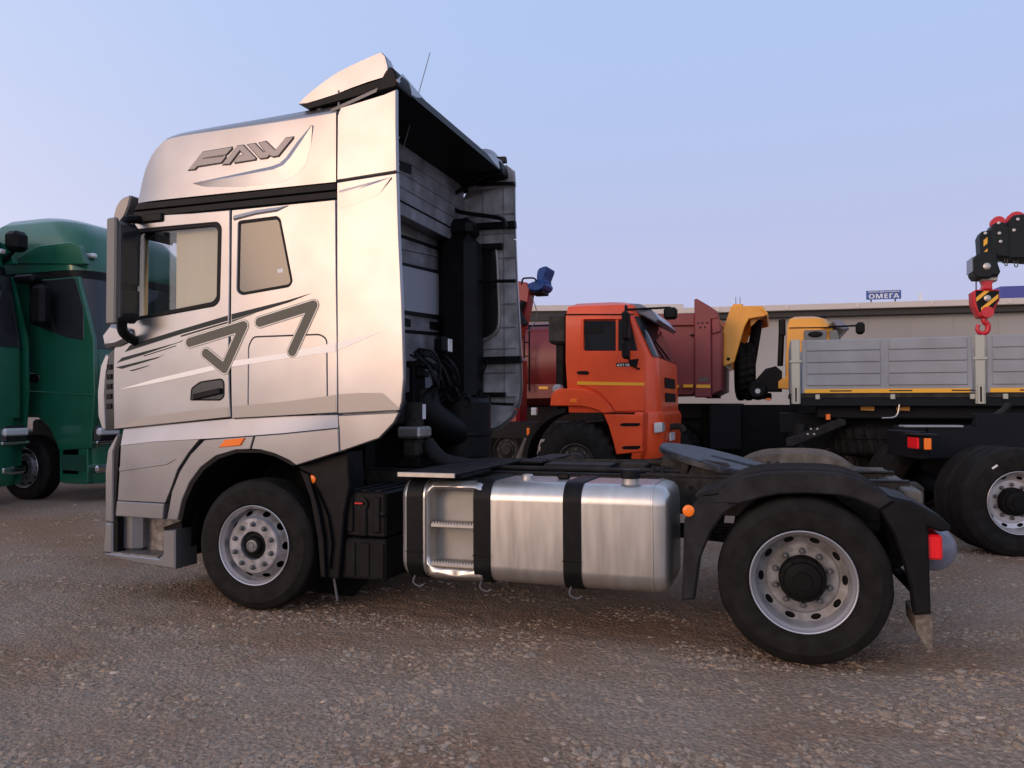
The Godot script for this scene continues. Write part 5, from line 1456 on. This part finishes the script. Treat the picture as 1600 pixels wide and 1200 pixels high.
func flatbed_truck() -> void:
	var at := Transform3D(Basis(Vector3.UP, deg_to_rad(-19.2)), Vector3(5.627, 0.12, -11.63))
	var T := thing("flatbed_truck", "grey dropside flatbed truck with galvanised posts and a folded crane", "truck", at)
	var top: float = V([0.009,2.385])[0].y
	var low: float = V([0,1.636])[0].y
	var posts := [V([-1.276,2.132])[0].x, V([1.002,2.087])[0].x, V([1.002,2.087])[0].x + 2.43, V([1.002,2.087])[0].x + 4.86]
	for s in [1.0, -1.0]:
		for k in 3:
			var x0: float = posts[k] + 0.085
			var x1: float = posts[k + 1] - 0.085
			var h := top - low
			var xm := (x0 + x1) * 0.5
			var p := part(T, "dropside", B.new().box(Vector3(xm, (top + low) * 0.5, s * 1.225), Vector3(x1 - x0, h, 0.03), 0.006), M.bed_grey)
			for e in 2:
				for j in 4:
					var w := (x1 - x0) * 0.5 - 0.11
					part(p, "raised_panel", B.new().box(Vector3(xm + (e - 0.5) * (w + 0.10), low + 0.10 + (h - 0.10) * (j + 0.5) / 4.0, s * 1.246), Vector3(w, h * 0.195, 0.022), 0.010), M.bed_grey)
			part(p, "warning_strip", B.new().box(Vector3(xm, low + 0.032, s * 1.245), Vector3(x1 - x0 - 0.06, 0.055, 0.006), 0.0), M.yellow_strip)
			for j in 3:
				part(p, "strip_print", B.new().box(Vector3(x0 + 0.5 + j * 0.75, low + 0.032, s * 1.2485), Vector3(0.28, 0.018, 0.001), 0.0), M.box_grey)
				part(p, "hinge", B.new().box(Vector3(x0 + 0.2 + j * 0.95, low - 0.05, s * 1.25), Vector3(0.06, 0.07, 0.03), 0.006), M.bed_post)
		for x in posts:
			var q := part(T, "post", B.new().box(Vector3(x, (top + low) * 0.5 - 0.07, s * 1.24), Vector3(0.12, top - low + 0.16, 0.05), 0.008), M.bed_post)
			part(q, "latch", B.new().box(Vector3(x, low - 0.02, s * 1.27), Vector3(0.085, 0.26, 0.02), 0.006), M.bed_post)
			part(q, "latch_slot", B.new().box(Vector3(x, low - 0.02, s * 1.281), Vector3(0.02, 0.20, 0.004), 0.0), M.black_iron)
			part(q, "latch_handle", B.new().box(Vector3(x, low + 0.45, s * 1.27), Vector3(0.17, 0.035, 0.02), 0.006), M.bed_post)
	part(T, "tailboard", B.new().box(Vector3(posts[0] - 0.05, (top + low) * 0.5, 0), Vector3(0.04, top - low, 2.4), 0.006), M.bed_grey)
	part(T, "deck", B.new().box(Vector3((posts[0] + posts[3]) * 0.5, low - 0.03, 0), Vector3(7.3, 0.06, 2.44), 0.0), M.box_grey)
	part(T, "deck_beam", B.new().box(Vector3((posts[0] + posts[3]) * 0.5, low - 0.12, 1.17), Vector3(7.3, 0.12, 0.1), 0.01), M.chassis_blue)
	for k in 8:
		part(T, "cross_beam", B.new().box(Vector3(posts[0] + 0.4 + k * 0.9, low - 0.13, 0), Vector3(0.1, 0.13, 2.3), 0.0), M.chassis_blue)
	part(T, "frame", B.new().box(Vector3(2.0, 1.2, 0), Vector3(7.0, 0.3, 0.85), 0.01), M.chassis_blue)
	part(T, "frame", B.new().box(Vector3(0.3, 1.40, 0.75), Vector3(2.6, 0.24, 0.5), 0.02), M.chassis_blue)
	for p in [V([-.434,1.524,-.249,1.524,-.258,1.392,-.427,1.4]), V([0.013,1.524,0.193,1.523,0.184,1.393,0.02,1.402])]:
		part(T, "mud_flap", plates(p, 1.1, 1.115), M.flap_amber)
	part(T, "side_marker", plates(V([-1.027,1.521,-.927,1.52,-.927,1.489,-1.028,1.489]), 1.15, 1.2, 0.004), M.amber)
	part(T, "side_marker", plates(V([-.878,1.344,-.819,1.345,-.82,1.263,-.878,1.263]), 1.05, 1.1, 0.006), M.amber)
	part(T, "underrun_bar", plates(V([-1.413,0.984,-.699,1.291,-.616,1.265,-.617,1.193,-1.311,0.885,-1.414,0.883]), 0.9, 1.1, 0.01), M.dusty_plastic)
	for k in 4:
		part(T, "bar_bolt", plates(circ(lerpf(V([-1.121,1.061])[0].x, V([-.993,1.135])[0].x, k / 3.0), lerpf(V([-1.121,1.061])[0].y, V([-.993,1.135])[0].y, k % 2), 0.014, 8), 1.1, 1.108), M.steel)
	lug_wheel(T, "spare_wheel", Transform3D(Basis(Vector3(1, 0, 0), -PI / 2), Vector3(-0.25, 1.165, 0.45)), 0.56, 0.40)
	for x in [-0.7, 0.75]:
		lug_wheel(T, "rear_wheel", Transform3D(Basis.IDENTITY, Vector3(x, 0.58, 0.55)), 0.60, 0.40)
	part(T, "support_leg", B.new().tube(PackedVector3Array([Vector3(-1.22, 1.2, 0.9), Vector3(-1.22, 0.75, 0.9)]), 0.09, 12), M.dusty_plastic)
	# crane boom folded over the bed
	var boom := part(T, "boom", B.new().plate(V([1.623,4.108,1.679,4.177,1.804,4.185,2.114,4.178,2.103,3.528,1.622,3.558]), -0.2, 0.2, 0.02), M.crane_dark)
	part(T, "boom_section", B.new().plate(V([1.398,3.997,1.432,4.077,1.504,4.109,1.583,4.084,1.645,4.015,1.638,3.575,1.393,3.619]), -0.165, 0.17, 0.02), M.crane_dark)
	part(T, "boom_section", B.new().plate(V([1.647,4.143,1.765,4.18,2.113,4.169,2.104,3.546,1.638,3.566]), -0.26, -0.21, 0.01), M.crane_dark)
	part(T, "boom_tip", B.new().plate(V([1.294,3.986,1.398,3.997,1.486,3.972,1.481,3.641,1.273,3.654,1.261,3.914]), -0.13, 0.135, 0.015), M.crane_dark)
	var head := part(T, "boom_head", B.new().plate(V([1.209,3.64,1.29,3.681,1.473,3.669,1.479,3.494,1.509,3.381,1.476,3.319,1.413,3.332,1.38,3.297,1.212,3.306,1.172,3.364,1.167,3.587]), -0.17, 0.19, 0.02), M.crane_dark)
	part(T, "head_plate", B.new().plate(V([1.16,3.615,1.208,3.63,1.205,3.417,1.157,3.402]), -0.2, 0.16, 0.01), M.visor_grey)
	part(head, "head_pin", B.new().lathe(V([0.05, -0.04, 0.05, 0.012, 0.04, 0.02, 0.0, 0.024]), 20), M.steel).position = Vector3(V([1.335,3.465])[0].x, V([1.335,3.465])[0].y, 0.19)
	for p in [V([1.312,3.855,1.361,3.898,1.36,3.806,1.311,3.763]), V([1.314,3.688,1.359,3.732,1.358,3.686])]:
		part(T, "warning_mark", plates(p, 0.135, 0.138), M.yellow_strip)
	for p in [V([1.326,3.947,1.495,4.082,1.501,3.934,1.515,3.813]), V([1.725,4.11,1.675,3.958,1.657,3.794,1.85,4.1])]:
		for q in p:
			part(T, "boom_bolt", B.new().lathe(V([0.022, 0, 0.022, 0.02, 0.0, 0.026]), 10), M.steel).position = Vector3(q.x, q.y, 0.17 if q.x < 1.66 else 0.2)
	for e in [[V([1.51,4.107])[0], 0.09], [V([1.735,4.126])[0], 0.12]]:
		part(T, "sheave", B.new().lathe(V([0.0, 0.06, e[1], 0.06, e[1] - 0.02, 0.0, e[1], -0.06, 0.0, -0.06]), 24), M.crane_red).position = Vector3(e[0].x, e[0].y, 0.05)
	for q in [V([1.584,3.606,1.582,3.495,1.598,3.476,1.614,3.493,1.616,3.604]), V([1.703,3.59,1.701,3.47,1.724,3.45,1.74,3.467,1.742,3.587])]:
		part(T, "rope_guide", B.new().tube(sm3(to3(q, 0.1), 3), 0.008, 5), M.nut)
	part(T, "rope", B.new().tube(PackedVector3Array(to3(V([1.533,3.571,2.187,3.466]), -0.1)), 0.007, 5), M.nut)
	part(T, "rope", B.new().tube(PackedVector3Array(to3(V([1.26,3.388,1.257,3.142]), -0.1)), 0.010, 5), M.nut)
	part(T, "crane_column", B.new().box(Vector3(4.3, 2.8, 0), Vector3(0.5, 3.2, 0.5), 0.05), M.crane_dark)
	part(T, "crane_arm", B.new().box(Vector3(3.3, 3.98, 0), Vector3(2.4, 0.5, 0.34), 0.04), M.crane_dark)
	var H := thing("crane_hook", "red crane hook block with black and yellow stripes hanging from a dark boom", "hook", at)
	var hb := part(H, "hook_block", plates(V([1.161,3.116,1.219,3.15,1.508,3.136,1.514,2.988,1.407,2.761,1.334,2.727,1.245,2.749,1.167,2.938]), -0.12, 0.10, 0.02), M.crane_red)
	var face := V([1.21,3.132,1.5,3.118,1.498,2.998,1.391,2.817,1.246,2.823,1.208,2.983])
	part(hb, "block_face", plates(face, 0.09, 0.106), M.black_plastic)
	for k in 3:
		var o := 0.115 * k
		var stripe := V([1.159,2.985,1.372,3.17,1.437,3.167,1.158,2.92])
		for q in Geometry2D.intersect_polygons(B.ccw(shifted(stripe, Vector2(o, -o * 0.9))), B.ccw(B.inset(B.ccw(face), 0.006))):
			part(hb, "stripe", plates(q, 0.106, 0.109), M.yellow_strip)
	part(hb, "block_pin", B.new().lathe(V([0.045, 0, 0.045, 0.015, 0.0, 0.03]), 16), M.steel).position = Vector3(V([1.354,3.014])[0].x, V([1.354,3.014])[0].y, 0.105)
	part(hb, "block_neck", plates(V([1.303,3.285,1.449,3.277,1.424,3.213,1.431,3.147,1.301,3.154,1.318,3.219]), -0.10, 0.08, 0.01), M.crane_red)
	part(hb, "neck_collar", plates(V([1.288,3.342,1.499,3.331,1.49,3.266,1.295,3.276]), -0.09, 0.09, 0.012), M.bed_post)
	part(hb, "swivel", B.new().lathe(V([0.0, -0.07, 0.08, -0.07, 0.085, 0.0, 0.08, 0.07, 0.0, 0.07]), 18), M.crane_red).position = Vector3(V([1.353,2.814])[0].x, V([1.353,2.814])[0].y, 0.06)
	part(hb, "hook", B.new().tube(sm3(to3(V([1.332,2.766,1.331,2.691,1.371,2.643,1.374,2.578,1.345,2.523,1.296,2.515,1.252,2.544,1.24,2.601,1.257,2.647]), 0.02)), 0.045, 10, 0.026), M.crane_red)
	part(hb, "hook_latch", B.new().tube(PackedVector3Array(to3(V([1.323,2.682,1.257,2.628]), 0.02)), 0.012, 6), M.steel)

func bare_chassis() -> void:
	var at := Transform3D(Basis(Vector3.UP, deg_to_rad(-4.0)), Vector3(5.082, 0.1, -8.837))
	var T := thing("truck_chassis", "bare black truck chassis with twin rear tyres and a red and orange tail lamp", "truck", at)
	wheel(T, "rear_wheel", Transform3D(Basis.IDENTITY, Vector3(0.0, 0.53, 1.24)), false, M.rim_silver, M.rim_silver, 0.545, 0.29, true)
	wheel(T, "rear_wheel", Transform3D(Basis(Vector3.UP, PI), Vector3(0.0, 0.53, -1.24)), false, M.rim_silver, M.rim_silver, 0.545, 0.29, true)
	for s in [1.0, -1.0]:
		part(T, "frame_rail", B.new().box(Vector3(1.6, 1.08, s * 0.42), Vector3(4.2, 0.34, 0.08), 0.008), M.chassis_blue)
	part(T, "frame_step", B.new().box(Vector3(1.9, 1.30, 0.42), Vector3(3.8, 0.20, 0.07), 0.006), M.chassis_blue)
	part(T, "top_plate", B.new().box(Vector3(-0.45, 1.262, 0.40), Vector3(0.62, 0.022, 0.16), 0.004), M.bed_grey)
	part(T, "end_beam", B.new().box(Vector3(-0.52, 1.05, 0), Vector3(0.12, 0.3, 0.9), 0.012), M.chassis_blue)
	part(T, "axle", B.new().tube(PackedVector3Array([Vector3(0, 0.53, -0.9), Vector3(0, 0.53, 0.9)]), 0.11, 12), M.chassis_blue)
	part(T, "suspension", B.new().box(Vector3(0.2, 0.82, 0), Vector3(0.8, 0.3, 0.9), 0.05), M.black_iron)
	var lamp := part(T, "tail_lamp", B.new().box(Vector3(-0.68, 1.09, 0.62), Vector3(0.12, 0.15, 0.34), 0.012), M.black_plastic)
	part(lamp, "red_lens", B.new().box(Vector3(-0.735, 1.09, 0.65), Vector3(0.05, 0.12, 0.24), 0.01), M.red_lens)
	part(lamp, "amber_lens", B.new().box(Vector3(-0.665, 1.085, 0.795), Vector3(0.075, 0.12, 0.02), 0.006), M.amber)
	part(lamp, "lamp_shelf", B.new().box(Vector3(-0.66, 1.18, 0.62), Vector3(0.22, 0.02, 0.36), 0.004), M.dusty_plastic)
	part(T, "pipe", B.new().tube(sm3([Vector3(0.0, 1.28, 0.4), Vector3(0.16, 1.33, 0.4), Vector3(0.30, 1.42, 0.4), Vector3(0.38, 1.5, 0.4)]), 0.035, 10), M.dusty_plastic)
	part(T, "tube", B.new().tube(sm3([Vector3(-0.95, 1.35, 0.35), Vector3(-0.8, 1.37, 0.35), Vector3(-0.76, 1.5, 0.35)]), 0.008, 6), M.steel)
	part(T, "tyre_label", B.new().box(Vector3(-0.235, 0.885, 1.252), Vector3(0.06, 0.02, 0.003), 0.0, Basis(Vector3(0, 0, 1), 0.6)), M.white_paint)

func green_trucks() -> void:
	var g := "green tractor units parked side by side"
	var tilt := Basis(Vector3.UP, deg_to_rad(-19.2))
	var base := Vector3(-7.216, 0.1, -13.18)
	var T := thing("green_truck", "green tractor unit seen just ahead of the silver cab, black mirrors on its door", "truck", Transform3D(tilt, base), g)
	var s0 := [0.42, -0.75, 1.40, 1.2, 0.25]
	var s1 := [1.40, -0.75, 1.46, 1.24, 0.22]
	var s2 := [2.35, -0.75, 1.42, 1.25, 0.22]
	var s3 := [3.42, -0.75, 1.22, 1.22, 0.25]
	var s4 := [3.70, -0.75, 1.16, 1.22, 0.35]
	var r1 := [4.08, -0.75, 1.02, 1.19, 0.4]
	var r2 := [4.36, -0.75, 0.75, 1.10, 0.4]
	var r3 := [4.50, -0.75, 0.35, 0.9, 0.4]
	part(T, "cab", cab_shell([[1.30, -0.75, 1.46, 1.24, 0.22], s1, s2, s3]), M.green, 30)
	part(T, "roof_band", cab_shell([[3.42, -0.75, 1.23, 1.225, 0.35], [3.56, -0.75, 1.19, 1.22, 0.35]]), M.black_plastic)
	part(T, "roof", cab_shell([[3.56, -0.75, 1.16, 1.23, 0.35], s4, r1, r2, r3]), M.green, 40)
	part(T, "windscreen", front_band([2.35, -0.75, 1.42, 1.25, 0.22], [3.42, -0.75, 1.22, 1.22, 0.25], 0.012, 1.27), M.dark_glass)
	for s in 2:
		var b := B.new()
		if s == 1: b.x = mir()
		part(T, "door", b.plate(V([-.137,3.429,1.107,3.442,1.43,2.479,1.47,1.691,1.411,0.849,0.774,0.799,0.61,1.187,0.369,1.322,-.061,1.34]), 1.2, 1.262, 0.01), M.green)
		b = B.new()
		if s == 1: b.x = mir()
		part(T, "door_window", b.plate(rnd(V([0.108,3.416,1.056,3.425,1.232,2.95,1.241,2.465,0.92,2.513,0.5,2.643,0.123,2.755]), 0.04), 1.24, 1.268, 0.006), M.dark_glass)
		b = B.new()
		if s == 1: b.x = mir()
		part(T, "door_line", b.plate(V([-.016,1.72,1.446,1.653,1.446,1.624,-.015,1.69]), 1.25, 1.272, 0.004), M.green)
		b = B.new()
		if s == 1: b.x = mir()
		part(T, "door_handle", b.plate(rnd(V([0.059,1.998,0.328,1.975,0.37,1.895,0.305,1.836,0.062,1.859]), 0.03), 1.25, 1.27, 0.006), M.black_gloss)
		b = B.new()
		if s == 1: b.x = mir()
		part(T, "mirror", b.box(Vector3(0.62, 3.0, 1.46), Vector3(0.26, 0.62, 0.22), 0.06), M.black_plastic)
		b = B.new()
		if s == 1: b.x = mir()
		part(T, "small_mirror", b.box(Vector3(0.28, 3.42, 1.42), Vector3(0.42, 0.13, 0.2), 0.05), M.black_plastic)
		b = B.new()
		if s == 1: b.x = mir()
		part(T, "arch", b.plate(rnd(V([-.088,1.3,0.316,1.302,0.558,1.147,0.694,0.934,0.775,0.779,0.785,0.313,1.346,0.303,1.339,0.695,1.325,1.423,1.296,1.596,-.068,1.64]), 0.03), 0.9, 1.25, 0.01), M.green)
		b = B.new()
		if s == 1: b.x = mir()
		part(T, "step", b.plate(V([0.816,0.741,1.301,0.741,1.306,0.492,0.846,0.508]), 1.2, 1.262), M.green_dark)
		b = B.new()
		if s == 1: b.x = mir()
		part(T, "roof_panel", b.plate(rnd(V([-.419,3.733,0.26,3.972,0.919,3.986,1.101,3.915,1.222,3.624]), 0.05), 1.15, 1.243, 0.01), M.green)
		b = B.new()
		if s == 1: b.x = mir()
		part(T, "roof_lamp", b.box(Vector3(1.08, 3.80, 1.02), Vector3(0.2, 0.07, 0.1), 0.02), M.white_paint)
		b = B.new()
		if s == 1: b.x = mir()
		var hl := part(T, "headlamp", b.box(Vector3(1.37, 1.05, 1.02), Vector3(0.28, 0.28, 0.44), 0.06), M.black_gloss)
		b = B.new()
		if s == 1: b.x = mir()
		part(hl, "headlamp_lens", b.box(Vector3(1.40, 1.09, 1.02), Vector3(0.26, 0.12, 0.40), 0.03), M.lamp_glass)
		b = B.new()
		if s == 1: b.x = mir()
		part(hl, "headlamp_trim", b.box(Vector3(1.375, 0.93, 1.02), Vector3(0.28, 0.05, 0.45), 0.02), M.chrome)
		b = B.new()
		if s == 1: b.x = mir()
		part(T, "fog_lamp", b.box(Vector3(1.36, 0.53, 1.02), Vector3(0.26, 0.12, 0.40), 0.04), M.chrome)
		for k in 4:
			b = B.new()
			if s == 1: b.x = mir()
			part(T, "corner_vent", b.box(Vector3(1.30, 1.72 + 0.12 * k, 1.20), Vector3(0.10, 0.03, 0.10), 0.01), M.black_gloss)
	part(T, "front_mirror", B.new().box(Vector3(1.34, 3.95, -1.1), Vector3(0.26, 0.30, 0.26), 0.06), M.black_plastic)
	part(T, "front_mirror_arm", B.new().tube(PackedVector3Array([Vector3(1.0, 3.62, -1.1), Vector3(1.34, 3.85, -1.1)]), 0.03, 6), M.black_plastic)
	part(T, "bumper", cab_shell([[0.30, 0.85, 1.42, 1.22, 0.3], [0.45, 0.85, 1.47, 1.25, 0.35], [0.85, 0.85, 1.47, 1.25, 0.35]]), M.green, 30)
	part(T, "lower_front", cab_shell([[0.85, 0.85, 1.465, 1.24, 0.35], [1.32, 0.85, 1.46, 1.24, 0.35]]), M.green, 30)
	part(T, "grille", front_band([0.95, 0.85, 1.50, 1.24, 0.35], [1.9, 0.85, 1.45, 1.24, 0.35], 0.014, 0.5), M.black_plastic)
	part(T, "frame", B.new().box(Vector3(-2.2, 0.9, 0), Vector3(5.4, 0.3, 0.85), 0.01), M.black_iron)
	part(T, "engine", B.new().box(Vector3(0.0, 0.95, 0), Vector3(1.5, 0.6, 1.0), 0.04), M.black_iron)
	wheel(T, "front_wheel", Transform3D(Basis.IDENTITY, Vector3(0.0, 0.515, 1.22)), true, M.rim_silver, M.disc_silver)
	wheel(T, "front_wheel", Transform3D(Basis(Vector3.UP, PI), Vector3(0.0, 0.515, -1.22)), true, M.rim_silver, M.disc_silver)
	wheel(T, "rear_wheel", Transform3D(Basis.IDENTITY, Vector3(-3.7, 0.515, 1.24)), false, M.rim_silver, M.disc_silver, 0.512, 0.3, true)
	for e in [["nearest green tractor unit, cut by the edge, headlamp and corner vents showing", Vector3(-1.02, 0.0, 2.75)], ["farthest green tractor unit, seen through the silver truck's cab window", Vector3(1.75, 0.05, -2.85)]]:
		var c := T.duplicate() as Node3D
		put(c, "green_truck", self)
		c.position = base + tilt * e[1]
		c.set_meta("label", e[0])
